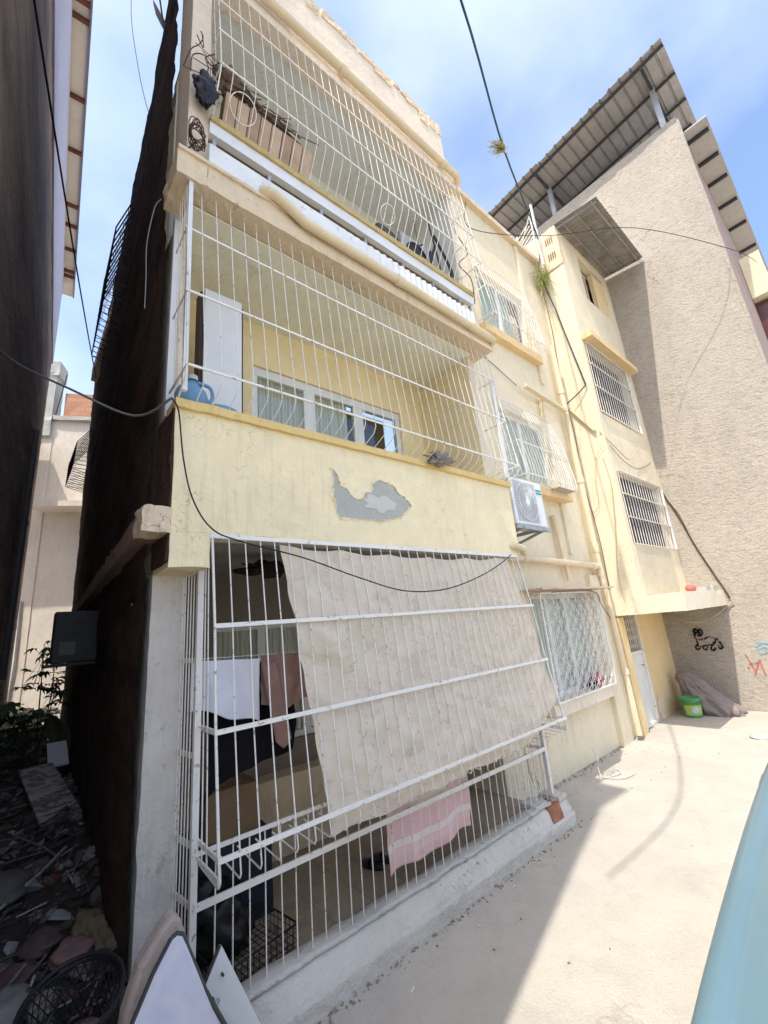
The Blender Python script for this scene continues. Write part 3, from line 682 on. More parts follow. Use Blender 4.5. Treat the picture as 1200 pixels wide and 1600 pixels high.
for x in (x0, x1): 
    for z_, y_ in ((1.62, 2.60), (1.04, 2.53), (0.95, 2.53)): mb.bar((x-(0.1*(z_-0.95)/1.8 if x > 3 else 0), y_, z_), (x-(0.1*(z_-0.95)/1.8 if x > 3 else 0), 2.86, z_), 0.012, 0.026)
sub(mb, 'rail', m_white, CG)
# fixed grille under it, standing on the curb
mb = MB(); n_ = 36
for k in range(1, n_):
    x = 0.92+(4.50-0.92)*k/n_ + jit(k); mb.tube([(x, 2.85, 0.19), (x+jit(k+9, .003), 2.85, 0.96)], BR, 5)
for k in range(1, 6):          # short return at both ends
    y_ = 2.85+0.25*k/6; mb.tube([(0.88-0.03*k/6, y_, 0.2), (0.88-0.03*k/6, y_, 2.55)], BR, 5)
    mb.tube([(4.50, 2.85+0.5*k/6, 0.2), (4.50, 2.85+0.5*k/6, 1.0)], BR, 5)
for k in range(1, 3): mb.tube([(0.915, 2.85-0.24*k/3, 0.96), (0.915, 2.85-0.14*k/3, 2.7)], BR, 5)
FG = wpart(mb, 'porch_grille', m_white, B)
mb = MB()
mb.bar((0.90, 2.855, 0.15), (0.90, 2.855, 2.76), 0.036); mb.bar((4.50, 2.86, 0.2), (4.50, 2.86, 1.0), 0.04); mb.bar((0.862, 3.10, 0.2), (0.862, 3.10, 2.54), 0.03)
mb.bar((0.90, 2.84, 0.735), (4.50, 2.84, 0.705), 0.014, 0.036)
mb.bar((0.90, 2.86, 0.975), (4.50, 2.86, 0.975), 0.012, 0.024)
for z_ in (2.0, 1.47, 1.02, 0.74): mb.bar((0.897, 2.85, z_), (0.862, 3.10, z_), 0.012, 0.03)
mb.bar((4.50, 2.85, 0.70), (4.50, 3.37, 0.70), 0.012, 0.03)
sub(mb, 'rail', m_white, FG)

def cage(name, x0, x1, prof, rails, n, side_back, r=0.0040, side_n=4, rings=(), parent=B, railw=0.015):
    mb = MB()
    for k in range(n+1):
        x = x0+(x1-x0)*k/n + (jit(k+x0) if 0 < k < n else 0)
        mb.tube([(x+0.006*noise.noise(Vector((k*2.1+x0, z_*3, 1))), y_+0.004*noise.noise(Vector((k*1.1, z_*4, 7))), z_) for y_, z_ in prof], r if 0 < k < n else r*1.6, 5)
    zt, zb = prof[0][1], rails[-1][1]
    def yat(z):
        for (a, b), (c_, d_) in zip(prof, prof[1:]):
            if min(b, d_) <= z <= max(b, d_) and abs(b-d_) > 1e-6: return a+(c_-a)*(z-b)/(d_-b)
        return prof[0][0]
    for xs in (x0, x1):
        for k in range(1, side_n+1):
            f_ = k/(side_n+1)
            mb.tube([(xs, yat(zt)+(side_back-yat(zt))*f_, zt), (xs, yat(zb)+(side_back-yat(zb))*f_, zb)], r, 5)
    for (cx, cy, cz, rad, tilt) in rings:
        mb.tube([(cx+rad*math.cos(a_*math.pi/12), cy+rad*math.sin(a_*math.pi/12)*math.cos(tilt), cz+rad*math.sin(a_*math.pi/12)*math.sin(tilt)) for a_ in range(25)], 0.0045, 5, False)
    p = wpart(mb, name, m_white, parent)
    rb = MB()
    for (y_, z_) in rails:
        rb.bar((x0-0.012, y_-0.006, z_), (x1+0.012, y_-0.006, z_), 0.010, railw)
        for xs in (x0, x1): rb.bar((xs, y_, z_), (xs, side_back, z_), 0.010, 0.014)
    sub(rb, 'rail', m_white, p)
    return p
# first floor balcony cage
cage('security_cage', 0.675, 4.37, [(2.68, 5.45), (2.60, 4.7), (2.51, 3.90), (2.50, 3.75), (2.53, 3.70), (2.69, 3.63)], [(2.635, 5.0), (2.565, 4.40), (2.50, 3.79)], 34, 2.90, side_n=3)
for a, b, w_, h_ in (((0.69, 2.60, 3.66), (0.69, 2.64, 5.44), 0.03, 0.03), ((0.70, 3.02, 3.66), (0.70, 3.02, 5.44), 0.05, 0.05), ((4.36, 2.66, 3.7), (4.36, 2.66, 5.0), 0.06, 0.02)):
    mb = MB(); mb.bar(a, b, w_, h_); wpart(mb, 'cage_post', m_white2, B)
# second floor balcony cage
cage('security_cage', 0.85, 4.33, [(2.66, 8.24), (2.60, 7.7), (2.54, 7.15), (2.50, 6.72), (2.51, 6.66), (2.69, 6.33)], [(2.60, 7.70), (2.545, 7.20), (2.50, 6.72)], 34, 3.30, side_n=6, rings=[(1.07, 2.575, 6.50, 0.115, R(-61)), (2.72, 2.58, 6.50, 0.10, R(-61))])
# window cages
cage('security_cage', 5.50, 7.12, [(3.30, 8.22), (3.18, 7.6), (3.10, 6.95), (3.13, 6.84), (3.3, 6.82)], [(3.28, 8.20), (3.14, 7.5), (3.10, 6.93)], 16, 3.37, side_n=2, r=0.0058)
cage('security_cage', 5.45, 6.98, [(3.28, 5.42), (3.12, 4.9), (3.02, 4.25), (3.00, 4.06), (3.03, 3.99), (3.33, 3.97)], [(3.28, 5.42), (3.06, 4.6), (3.00, 4.06)], 18, 3.36, side_n=4, r=0.0058)
mb = MB()
for k in range(5): mb.bar((6.40, 3.06+k*0.06, 4.0), (6.96, 3.06+k*0.06, 4.0), 0.04, 0.015)
wpart(mb, 'shelf_slats', plain('old_wood_slats', (0.30,0.22,0.12), 0.8), B)
# ornate flower grille of ground floor window
mb = MB(); gx0, gx1, gz0, gz1, gy = 5.54, 7.34, 0.94, 2.36, 3.20
nx, nz_ = 8, 7
for i in range(nx):
    for j in range(nz_):
        cx = gx0+(gx1-gx0)*(i+0.5)/nx; cz = gz0+(gz1-gz0)*(j+0.5)/nz_
        for q in range(4):
            a0 = math.pi/4+q*math.pi/2
            pts = []
            for s_ in range(7):
                th = a0+(-0.55+1.1*s_/6); rr = 0.066*math.cos((th-a0)*2.0)**1
                rr = 0.125*max(0.05, math.cos((th-a0)*2.85))
                pts.append((cx+rr*math.cos(th), gy, cz+rr*math.sin(th)))
            mb.tube(pts, 0.0055, 4, False)
for j in range(nz_+1): 
    z = gz0+(gz1-gz0)*j/nz_; mb.tube([(gx0, gy+0.004, z), (gx1, gy+0.004, z)], 0.004, 4)
for i in range(nx+1):
    x = gx0+(gx1-gx0)*i/nx; mb.tube([(x, gy+0.004, gz0), (x, gy+0.004, gz1)], 0.005, 4)
for x in (gx0, gx1):
    for k in range(3): mb.tube([(x, gy+0.05*k, gz0), (x, gy+0.05*k, gz1)], 0.005, 4)
OG = wpart(mb, 'ornate_grille', m_white, B)
mb = MB()
for a, b in (((gx0,gy,gz0),(gx1,gy,gz0)),((gx0,gy,gz1),(gx1,gy,gz1)),((gx0,gy,gz0),(gx0,gy,gz1)),((gx1,gy,gz0),(gx1,gy,gz1))): mb.bar(a, b, 0.022)
for x in (gx0, gx1):
    for z in (gz0, gz1): mb.bar((x, gy, z), (x, YW, z), 0.018)
sub(mb, 'rail', m_white, OG)
mb = MB(); mb.rough((5.36, 3.03, 2.40), (7.62, 3.37, 2.425), 0.1, 0.010, 5, smooth=False); wpart(mb, 'window_shade_board', paint('peeling_pink_board', (0.62,0.46,0.36), 0.7, 0.7, (0.72,0.66,0.55), 7), B)
# alley side window cages, dark
for (ya, yb, za, zb, pr) in ((5.6, 7.2, 6.5, 8.3, 0.26), (10.8, 12.2, 5.9, 7.0, 0.36)):
    mb = MB(); xa = XL+(ya-2.75)*math.tan(R(2.6))-0.08; xb_ = XL+(yb-2.75)*math.tan(R(2.6))-0.08
    n_ = int((yb-ya)/0.14)
    for k in range(n_+1):
        y = ya+(yb-ya)*k/n_; xx = xa+(xb_-xa)*k/n_
        mb.tube([(xx, y, zb), (xx-pr*0.7, y, zb-0.35*(zb-za)), (xx-pr, y, za+0.1), (xx, y, za)], 0.009, 4)
    for j in range(11):
        f_ = j/10; z = zb-(zb-za-0.1)*f_; off = pr*min(1, 0.1+f_*1.0)*0.98
        mb.tube([(xa, ya, z), (xa-off, ya, z), (xb_-off, yb, z), (xb_, yb, z)], 0.006, 4)
    wpart(mb, 'alley_window_cage', m_steel, B)

# --------------------------------------------------------------- STUCCO BUILDING
XS = 10.70
SB = empty('stucco_building', (XS, 3, 0), 'tall blank beige roughcast building with raised tin roof, at the far right', 'building')
YF = 0.55
mb = MB(); mb.quad((XS, 9.0, -0.1), (XS, YF, -0.1), (XS, YF, 13.05), (XS, 9.0, 13.05)); mb.quad((XS, YF, 13.05), (24, YF, 13.05), (24, 9, 13.05), (XS, 9, 13.05))
wpart(mb, 'stucco_wall', m_stucco, SB)
mb = MB(); mb.quad((XS+0.002, YF, -0.1), (24, YF, -0.1), (24, YF, 13.04), (XS+0.002, YF, 13.04))
t = NT('reddish_front_cladding', 0.8); v = t.n('ShaderNodeTexBrick'); v.inputs['Scale'].default_value = 3; v.inputs['Color1'].default_value = (0.33,0.22,0.18,1); v.inputs['Color2'].default_value = (0.26,0.17,0.14,1); v.inputs['Mortar'].default_value = (0.45,0.38,0.32,1)
t.l(t.map((1,1,1), (R(90),0,0)), v.inputs['Vector']); t.color(v.outputs['Color']).bump(t.noise(20), 0.4, 0.02)
wpart(mb, 'street_front', t.m, SB)
mb = MB(); mb.rough((XS-0.01, YF-0.03, -0.05), (XS+0.16, YF+0.02, 13.0), 0.25, 0.01, 3); wpart(mb, 'corner_strip', m_stucco, SB)
# street side eave with dark rafters
mb = MB(); mb.box((11.2, 0.08, 12.98), (19.0, 0.60, 13.02)); EV = wpart(mb, 'eave', plain('grey_eave_sheet', (0.48,0.46,0.42), 0.7, 0.15), SB)
for x in (11.5, 12.4, 13.3, 14.4, 15.6, 17.0, 18.4):
    mb = MB(); mb.box((x, 0.12, 12.90), (x+0.07, 0.56, 12.975)); sub(mb, 'rafter', m_steel, EV)
# front balcony further along
mb = MB(); mb.box((14.6, 0.10, 9.9), (18.0, YF-0.01, 11.2)); BK = wpart(mb, 'street_balcony', m_yel2, SB)
mb = MB(); mb.box((14.9, 0.2, 7.3), (18.0, YF-0.01, 9.85)); sub(mb, 'balcony_glazing', glass_mat('dark_red_glass', (0.12,0.04,0.035), 0.15), BK)
# raised metal roof
t = NT('tin_roof_underside', 0.5, 0.3, 0.4)
c = t.mix(t.ramp(t.noise(1.5, 6, 0.7), 0.35, 0.7), (0.40,0.37,0.34), (0.27,0.25,0.235)); c = t.mix(t.math('MULTIPLY', t.ramp(t.noise(7, 5), 0.6, 0.7), 0.4), c, (0.35,0.24,0.16)); t.color(c); m_roof = t.m
RA = Vector((9.95, 5.20, 14.08)); RB = Vector((9.95, 0.30, 14.50)); RD = Vector((1, 0, 0.0))
def roof(u, v):
    p = RA.lerp(RB, u) + RD*(v*3.2); w = (u*4.92/0.245) % 1.0
    p.z += 0.035*(1 if w < 0.16 else 0); return p
mb = MB()
nr = 20
for k in range(nr):           # trapezoid ribs running in X
    u0 = k/nr; du = 1/nr
    ps = [(u0, 0), (u0+du*0.12, 0.0), (u0+du*0.17, 0.035), (u0+du*0.30, 0.035), (u0+du*0.35, 0.0), (u0+du, 0)]
    for (a, ha), (b, hb) in zip(ps, ps[1:]):
        ov = 0.05*noise.noise(Vector((k*3.1, 0, 0)))
        A = RA.lerp(RB, a)+Vector((-0.04+ov, 0, ha)); Bq = RA.lerp(RB, b)+Vector((-0.04+ov, 0, hb))
        mb.quad(A, A+Vector((3.4,0,0.15)), Bq+Vector((3.4,0,0.15)), Bq)
RF = wpart(mb, 'metal_roof', m_roof, SB)
for dx in (0.12, 1.0, 1.9, 2.8):
    mb = MB()
    a = RA+Vector((dx, 0, -0.05+dx*0.044)); b = RB+Vector((dx, -0.0 if dx < 2 else 0.1, -0.05+dx*0.044)); mb.bar(a, b, 0.05); sub(mb, 'roof_beam', m_steel, RF)
for u in (0.32, 0.90):
    mb = MB(); a = RA.lerp(RB, u); mb.bar(a+Vector((0.1, 0, -0.11)), a+Vector((3.0, 0, 0.03)), 0.06, 0.08); sub(mb, 'roof_beam', m_steel, RF)
for (x, y) in ((10.80, 0.80), (10.8, 3.62), (10.8, 6.2)):
    mb = MB(); mb.bar((x, y, 12.9), (x, y, 14.15+(5.2-y)*0.07), 0.11); wpart(mb, 'roof_post', m_galv, SB)
mb = MB(); x = 10.72
while x < 11.0: x += 1
mb.rough((XS, YF, 13.04), (XS+0.2, 6.0, 13.09), 0.15, 0.012, 5); wpart(mb, 'wall_top', m_stucco, SB)
# child-drawn animal and scribbles sprayed on the wall
m_gblack = plain('black_spray', (0.02,0.016,0.014), 0.8); m_gred = plain('red_spray', (0.60,0.20,0.15), 0.8); m_gblue = plain('blue_spray', (0.30,0.52,0.62), 0.8)
for m_ in (m_gblack, m_gred, m_gblue):
    nt = m_.node_tree; bs = [n for n in nt.nodes if n.type == 'BSDF_PRINCIPLED'][0]; tcn = nt.nodes.new('ShaderNodeTexCoord'); nn = nt.nodes.new('ShaderNodeTexNoise'); nn.inputs['Scale'].default_value = 16; nn.inputs['Detail'].default_value = 6
    rp = nt.nodes.new('ShaderNodeValToRGB'); rp.color_ramp.elements[0].position = 0.40; rp.color_ramp.elements[1].position = 0.50
    nt.links.new(tcn.outputs['Object'], nn.inputs['Vector']); nt.links.new(nn.outputs['Fac'], rp.inputs[0]); nt.links.new(rp.outputs[0], bs.inputs['Alpha'])
def marks(name, m, strokes, r):
    mb = MB()
    for st in strokes:
        ps = smooth_path([(XS-0.004, a, b) for a, b in st], 5)
        for i in range(len(ps)-1): mb.bar(ps[i], ps[i+1]+(ps[i+1]-ps[i])*0.15, 0.006, r*(0.8+0.4*noise.noise(ps[i]*9)))
    return wpart(mb, name, m, SB)
marks('animal_graffiti', m_gblack, [[(2.902,1.485),(2.810,1.543),(2.751,1.465),(2.793,1.379),(2.889,1.395),(2.902,1.485)],[(2.874,1.458),(2.797,1.454)],[(2.852,1.507),(2.792,1.429)],[(2.883,1.420),(2.778,1.491)],[(2.906,1.421),(2.901,1.345),(2.868,1.294),(2.786,1.316)],[(2.885,1.320),(2.883,1.232),(2.867,1.157),(2.739,1.191),(2.630,1.200),(2.570,1.272),(2.598,1.334),(2.680,1.349),(2.756,1.303),(2.846,1.293)],[(2.598,1.334),(2.541,1.307),(2.506,1.233),(2.482,1.160),(2.525,1.113),(2.559,1.186)],[(2.889,1.207),(2.937,1.146),(2.901,1.107),(2.843,1.168)],[(2.772,1.191),(2.808,1.130),(2.759,1.105),(2.721,1.178)],[(2.643,1.188),(2.682,1.116),(2.635,1.091),(2.593,1.175),(2.618,1.249)]], 0.038)
marks('animal_graffiti', m_gblack, [[(2.90,1.50),(2.80,1.50)],[(2.90,1.46),(2.79,1.45)],[(2.88,1.42),(2.79,1.41)]], 0.05)
marks('red_graffiti', m_gred, [[(2.167,1.013),(2.124,0.875),(2.083,0.693)],[(2.109,0.625),(1.977,0.897),(1.971,0.807),(1.950,0.629)],[(2.154,0.829),(2.016,0.852)],[(2.190,0.760),(2.102,0.806)]], 0.028)
marks('blue_graffiti', m_gblue, [[(1.981,1.149),(1.871,1.215),(1.794,1.190)],[(1.979,1.080),(1.872,1.135),(1.804,1.111)],[(1.958,1.011),(1.821,1.043)]], 0.04)

# --------------------------------------------------------------- LEFT BUILDING
LA = R(3.5)
LB = empty('left_building', (-0.60, 1.18, 0), 'dark stained building with a brown raftered eave on the left side of the alley', 'building', rz=-LA)
def lp(mb, name, m, **k): return mb.build(name, m, LB, **k)
def lw(u, v):
    y = 11.6*u; z = -0.1+9.6*v; p = Vector((0, y, z)); p.x += 0.02*noise.noise(p*1.3)+0.008*noise.noise(p*7); 
    if u in (0.0, 1.0): p.x = min(p.x, 0)
    return p
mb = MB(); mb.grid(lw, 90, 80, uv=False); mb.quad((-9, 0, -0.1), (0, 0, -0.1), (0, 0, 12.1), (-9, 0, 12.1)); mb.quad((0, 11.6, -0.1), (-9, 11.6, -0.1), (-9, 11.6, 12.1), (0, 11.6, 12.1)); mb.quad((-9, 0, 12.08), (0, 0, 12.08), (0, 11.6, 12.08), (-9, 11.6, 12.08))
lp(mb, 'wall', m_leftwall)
mb = MB(); mb.rough((-0.2, 0.0, 9.5), (0.03, 11.6, 12.07), 0.5, 0.008, 2); lp(mb, 'upper_wall', m_lavender)
mb = MB(); mb.box((-9.0, -0.12, 12.10), (0.26, 12.1, 12.15)); E_ = lp(mb, 'eave', m_eave)
mb = MB(); mb.box((0.262, -0.12, 12.06), (0.285, 12.1, 12.20)); mb.build('gutter_board', plain('lilac_gutter', (0.22,0.2,0.26), 0.6), E_)
for y in (0.6, 2.2, 3.9, 4.75, 5.0, 6.3, 7.4, 8.8, 9.4, 10.2, 11.0, 11.2):
    mb = MB(); mb.box((0.03, y, 12.03), (0.262, y+0.06, 12.098)); mb.build('rafter', m_rafter, E_)
mb = MB(); mb.tube([(0.0, 8.6, 6.3), (0.07, 8.6, 6.25), (0.07, 8.6, 5.4), (0.06, 8.55, 1.8)], 0.055, 10); mb.tube([(0.07,8.6,4.4),(0.07,8.6,4.48)], 0.07, 10); lp(mb, 'drain_pipe', plain('grey_drain', (0.13,0.12,0.12), 0.6))

# --------------------------------------------------------------- HOUSE AT THE END OF THE ALLEY
EH = empty('back_house', (0.8, 17, 0), 'sunlit beige plastered house closing the far end of the alley', 'house')
mb = MB(); YE = 17.0
mb.rough((0.36, YE, -0.2), (6.0, YE+0.3, 9.9), 0.5, 0.02, 1.5); mb.rough((-4, YE-0.02, -0.2), (0.40, YE+0.3, 9.6), 0.5, 0.02, 1.5); wpart(mb, 'wall', m_endwall, EH)
mb = MB(); mb.rough((0.36, YE-0.12, 9.9), (6.0, YE+0.35, 10.05), 0.25, 0.02, 3); wpart(mb, 'wall_coping', m_grey, EH)
t = NT('red_hollow_brick', 0.9); bk = t.n('ShaderNodeTexBrick'); bk.inputs['Scale'].default_value = 2.4; bk.inputs['Brick Width'].default_value = 0.75; bk.inputs['Row Height'].default_value = 0.42; bk.inputs['Mortar Size'].default_value = 0.02
bk.inputs['Color1'].default_value = (0.45,0.21,0.12,1); bk.inputs['Color2'].default_value = (0.55,0.28,0.17,1); bk.inputs['Mortar'].default_value = (0.32,0.22,0.17,1)
t.l(t.map((1,1,1), (R(90),0,0)), bk.inputs['Vector']); t.color(bk.outputs['Color']).bump(t.noise(20), 0.5, 0.03); m_hbrick = t.m
mb = MB(); mb.rough((0.62, YE+0.02, 10.05), (4.0, YE+0.25, 11.0), 0.3, 0.015, 3); wpart(mb, 'brick_parapet', m_hbrick, EH)
mb = MB(); mb.rough((-0.3, YE-0.1, 9.3), (0.34, YE+0.5, 12.0), 0.18, 0.03, 4); mb.rough((-0.1, YE-0.14, 11.6), (0.42, YE+0.5, 12.15), 0.12, 0.03, 6); wpart(mb, 'chimney_stack', m_grey, EH)
mb = MB(); mb.tube([(0.42, YE-0.05, 10.1), (0.62, YE-0.05, 11.7)], 0.02, 5); wpart(mb, 'rebar', m_rustwire, EH)
mb = MB(); mb.rough((0.30, YE-0.75, 6.62), (2.6, YE, 6.80), 0.2, 0.01, 3); wpart(mb, 'window_canopy', m_endwall, EH)
mb = MB(); mb.tube([(0.12, YE-0.06, 3.8), (0.16, YE-0.06, 2.0), (0.10, YE-0.06, 0.4)], 0.03, 6); wpart(mb, 'service_pipe', m_whitecable, EH)
mb = MB(); mb.box((-0.6, YE-0.06, 1.0), (-0.02, YE-0.03, 2.6)); wpart(mb, 'side_window', m_glassdark, EH)
EH.rotation_euler = (0, 0, -R(24))
# neighbour wall piece seen past the left building
mb = MB(); mb.rough((-2.0, YE-1.5, 8.2), (0.12, YE-0.3, 9.3), 0.3, 0.02, 3); wpart(mb, 'side_block', m_endwall, EH)

# --------------------------------------------------------------- THINGS
def thing_mesh(mb, name, m, label, cat, group=None, **k):
    o = mb.build(name, m, None, **k); tag(o, label, cat, group); return o
def local(mb, root, name, m, **k): return wpart(mb, name, m, root, **k)

# --- AC condenser beside the balcony
AC = empty('air_conditioner', (4.86, 2.85, 3.14), 'white outdoor air conditioner unit with round fan grille, on a bracket at the right end of the yellow parapet', 'air conditioner')
tag(AC, 'white air conditioner unit with round fan grille on a bracket by the parapet end')
mb = MB(); mb.box((4.50, 2.72, 3.16), (5.22, 3.02, 3.76)); local(mb, AC, 'casing', paint('ac_white', (0.74,0.75,0.75), 0.4, 0.1), bevel=0.012)
mb = MB(); mb.box((4.555, 2.716, 3.20), (5.03, 2.7195, 3.72)); FP = local(mb, AC, 'fan_backplate', plain('recess_shade_grey', (0.50,0.50,0.49), 0.6))  # flat plate on the casing; the shade of the recess is in its grey
mb = MB(); cx, cz = 4.79, 3.46
for k in range(40):
    a = 2*math.pi*k/40
    mb.tube([(cx+r_*math.cos(a+r_*1.5), 2.705-0.01*(1-r_/0.27), cz+r_*math.sin(a+r_*1.5)) for r_ in (0.04, 0.10, 0.16, 0.22, 0.245)], 0.0035, 4, False)
for r_ in (0.245, 0.17, 0.10): mb.tube([(cx+r_*math.cos(2*math.pi*k/32), 2.705, cz+r_*math.sin(2*math.pi*k/32)) for k in range(33)], 0.004, 4, False)
mb.tube([(cx, 2.716, cz), (cx, 2.695, cz)], 0.045, 16)
local(mb, AC, 'fan_grille', m_white2)
for z in (3.64, 3.60):
    mb = MB(); mb.box((5.06, 2.715, z), (5.19, 2.7185, z+0.022)); local(mb, AC, 'teal_badge', plain('teal_badge', (0.02,0.32,0.30), 0.4))
for x in (4.60, 5.08):
    mb = MB(); mb.bar((x, 2.68, 3.13), (x, 3.37, 3.13), 0.04); mb.bar((x, 2.70, 3.115), (x, 3.36, 2.95), 0.03); local(mb, AC, 'bracket', m_galv)
mb = MB(); mb.box((4.48, 2.70, 3.10), (5.24, 2.74, 3.145)); local(mb, AC, 'front_rail', m_galv)
mb = MB(); mb.tube([(4.50, 2.95, 3.3), (4.47, 3.1, 3.35), (4.47, 3.36, 3.45)], 0.018, 6); local(mb, AC, 'hose', m_black)

# --- tall narrow cabinet on the balcony
CB = empty('narrow_cabinet', (1.14, 3.27, 3.05), 'tall narrow white board cabinet with dark sides at the left end of the balcony', 'cabinet')
mb = MB(); mb.box((0.955, 3.215, 3.06), (1.33, 3.33, 5.03)); local(mb, CB, 'carcass', plain('dark_brown_board', (0.05,0.025,0.02), 0.5))
mb = MB(); mb.box((0.985, 3.19, 3.08), (1.31, 3.213, 5.06)); local(mb, CB, 'door', m_white2, bevel=0.004)
# --- blue jug
JG = empty('water_jug', (0.79, 2.79, 3.65), 'pale blue plastic jug standing on the parapet sill in the left corner', 'jug')
mb = MB(); 
def lathe(mb, prof, c, n=24, sx=1, sy=1, M=None):
    b = len(mb.v)
    for (r_, z_) in prof:
        for k in range(n):
            a = 2*math.pi*k/n; v = Vector((r_*math.cos(a)*sx, r_*math.sin(a)*sy, z_))
            mb.v.append((M @ v if M else v) + Vector(c))
    for i in range(len(prof)-1):
        for k in range(n):
            mb.f.append([b+i*n+k, b+i*n+(k+1)%n, b+(i+1)*n+(k+1)%n, b+(i+1)*n+k]); mb.sm.append(True)
    return mb
m_blue = plain('blue_plastic', (0.16,0.32,0.48), 0.4, 0.2)
lathe(mb, [(0.001,0),(0.075,0),(0.095,0.02),(0.10,0.09),(0.085,0.14),(0.045,0.18),(0.03,0.20),(0.03,0.225),(0.001,0.226)], (0.79,2.79,3.65), sx=1.1, sy=0.75); local(mb, JG, 'body', m_blue)
mb = MB(); mb.tube(smooth_path([(0.82,2.79,3.86),(0.91,2.79,3.85),(0.93,2.79,3.77),(0.89,2.79,3.71)], 5), 0.013, 8); local(mb, JG, 'handle', m_blue)
mb = MB(); lathe(mb, [(0.036,0.215),(0.036,0.25),(0.001,0.252)], (0.79,2.79,3.65)); local(mb, JG, 'cap', m_whitecable)
BS = MB(); lathe(BS, [(0.10,0.0),(0.12,0.05),(0.115,0.055),(0.09,0.005)], (1.0,2.80,3.648), sy=0.7)
thing_mesh(BS, 'plastic_dish', m_blue, 'shallow blue plastic dish beside the jug on the parapet sill', 'dish')

def crumple(c, size, amp=0.35, fr=3.0, n=28, seed=0, flat=0.0):
    """irregular folded lump"""
    mb = MB(); c = Vector(c); b = 0
    for j in range(n+1):
        th = math.pi*j/n
        for i in range(n):
            ph = 2*math.pi*i/n; d = Vector((math.sin(th)*math.cos(ph), math.sin(th)*math.sin(ph), math.cos(th)))
            k = 1+amp*(noise.noise(d*fr+Vector((seed,0,0)))*1.3 + 0.6*noise.noise(d*fr*2.6+Vector((0,seed,0)))+0.35*abs(noise.noise(d*fr*5+Vector((0,0,seed)))))
            p = Vector((d.x*size[0], d.y*size[1], d.z*size[2]))*k
            if flat: p.z = max(p.z, -flat)
            mb.v.append(c+p)
    for j in range(n):
        for i in range(n):
            mb.f.append([j*n+i, (j+1)*n+i, (j+1)*n+(i+1)%n, j*n+(i+1)%n]); mb.sm.append(True)
    return mb
def cloth_mat(name, base, fold=0.3, sc=14, var=0.2):
    return plain(name, base, 0.92, var, sc, 0, fold, 50, 0.1)
# rag stuck in balcony cage
mb = crumple((3.09, 2.60, 3.665), (0.15, 0.06, 0.055), 0.7, 2.6, seed=4)
mb.v += []; thing_mesh(mb, 'crumpled_rag', cloth_mat('grey_brown_rag', (0.30,0.26,0.22)), 'crumpled grey brown rag caught at the foot of the first floor cage', 'rag')

# --- big curtain on the porch cage
t = NT('old_flowered_curtain', 0.92, 0, 0.1)
uvn = t.n('ShaderNodeUVMap').outputs[0]
v1 = t.map((19, 14, 1), src=uvn)
n1 = t.noise(2.5, 5, 0.65, vec=uvn); n2 = t.noise(9, 6, 0.7, vec=uvn)
c = t.mix(t.ramp(n1, 0.3, 0.7), (0.93,0.81,0.66), (0.88,0.745,0.58)); c = t.mix(t.math('MULTIPLY', t.ramp(n2, 0.52, 0.72), 0.35), c, (0.48,0.38,0.28))
fl = t.vor(64, 'F1', vec=t.map((1.0, 0.72, 1), src=uvn)); rg = t.math('MULTIPLY', t.ramp(fl, 0.16, 0.22, (0,0,0,1), (1,1,1,1)), t.ramp(fl, 0.26, 0.32, (1,1,1,1), (0,0,0,1)))
sp = t.n('ShaderNodeSeparateXYZ'); t.l(uvn, sp.inputs[0])
band = t.math('SINE', t.math('ADD', t.math('MULTIPLY', sp.outputs[0], 44.0), t.math('MULTIPLY', t.noise(5, 2, 0.5, vec=uvn), 4.0)))
c = t.mix(t.math('MULTIPLY', t.math('MULTIPLY', rg, t.ramp(band, 0.25, 0.8)), 0.28), c, (0.20,0.15,0.13))
mo = t.ramp(t.noise(28, 3, 0.6, vec=t.map((1.4, 1, 1), src=uvn)), 0.66, 0.69); c = t.mix(t.math('MULTIPLY', mo, 0.3), c, (0.24,0.19,0.16))
tr = t.n('ShaderNodeBsdfTranslucent'); t.l(c, tr.inputs[0]); ms = t.n('ShaderNodeMixShader'); ms.inputs[0].default_value = 0.35
t.color(c).bump(t.noise(7, 5, 0.6, 1.4, vec=uvn), 0.6, 0.04); t.l(t.b.outputs[0], ms.inputs[1]); t.l(tr.outputs[0], ms.inputs[2]); t.l(ms.outputs[0], t.o.inputs[0]); m_curt = t.m
def cpt(u, v):
    # v 0 bottom .. 1 top ; u 0 left .. 1 right
    xl = 1.62 + (1.40-1.62)*v; xr = 4.46 - 0.31*v
    zt = 2.725 - 0.035*math.sin(math.pi*u) - 0.02*abs(math.sin(u*17)); 
    zb = 0.90 + 0.05*u + (0.30*max(0, (u-0.74)/0.26)**1.3) + 0.012*math.sin(u*31)
    x = xl+(xr-xl)*u + 0.012*noise.noise(Vector((u*4, v*7, 1))); z = zb+(zt-zb)*v
    y = 2.735 - 0.21*(1-v)**1.0
    # profile follows the cage
    for (a, b), (c_, d_) in zip(prof, prof[1:]):
        if min(b, d_) <= z <= max(b, d_) and abs(b-d_) > 0.05: y = a+(c_-a)*(z-b)/(d_-b)
    if z < 0.98: y = 2.53 + (0.98-z)*0.2
    y += 0.022 + 0.006*math.sin(u*24+3*noise.noise(Vector((u*5, v*2, 0)))) * (0.3+0.7*v) + 0.030*noise.noise(Vector((u*7, v*5, 3))) + 0.018*noise.noise(Vector((u*20+v*6, v*12, 8))) 
    y += 0.012*math.sin((u*0.9+v*0.9)*38)*max(0, 1-abs(u-0.1)*3.5)*v     # tension folds at the top left corner
    y = max(y, 2.53)
    if u < 0.02: x -= 0.004
    return (x, y+0.0, z)
mb = MB(); mb.grid(cpt, 150, 110)
CU = thing_mesh(mb, 'hanging_curtain', m_curt, 'large old flowered beige curtain tied across the ground floor cage as a sunshade', 'curtain')
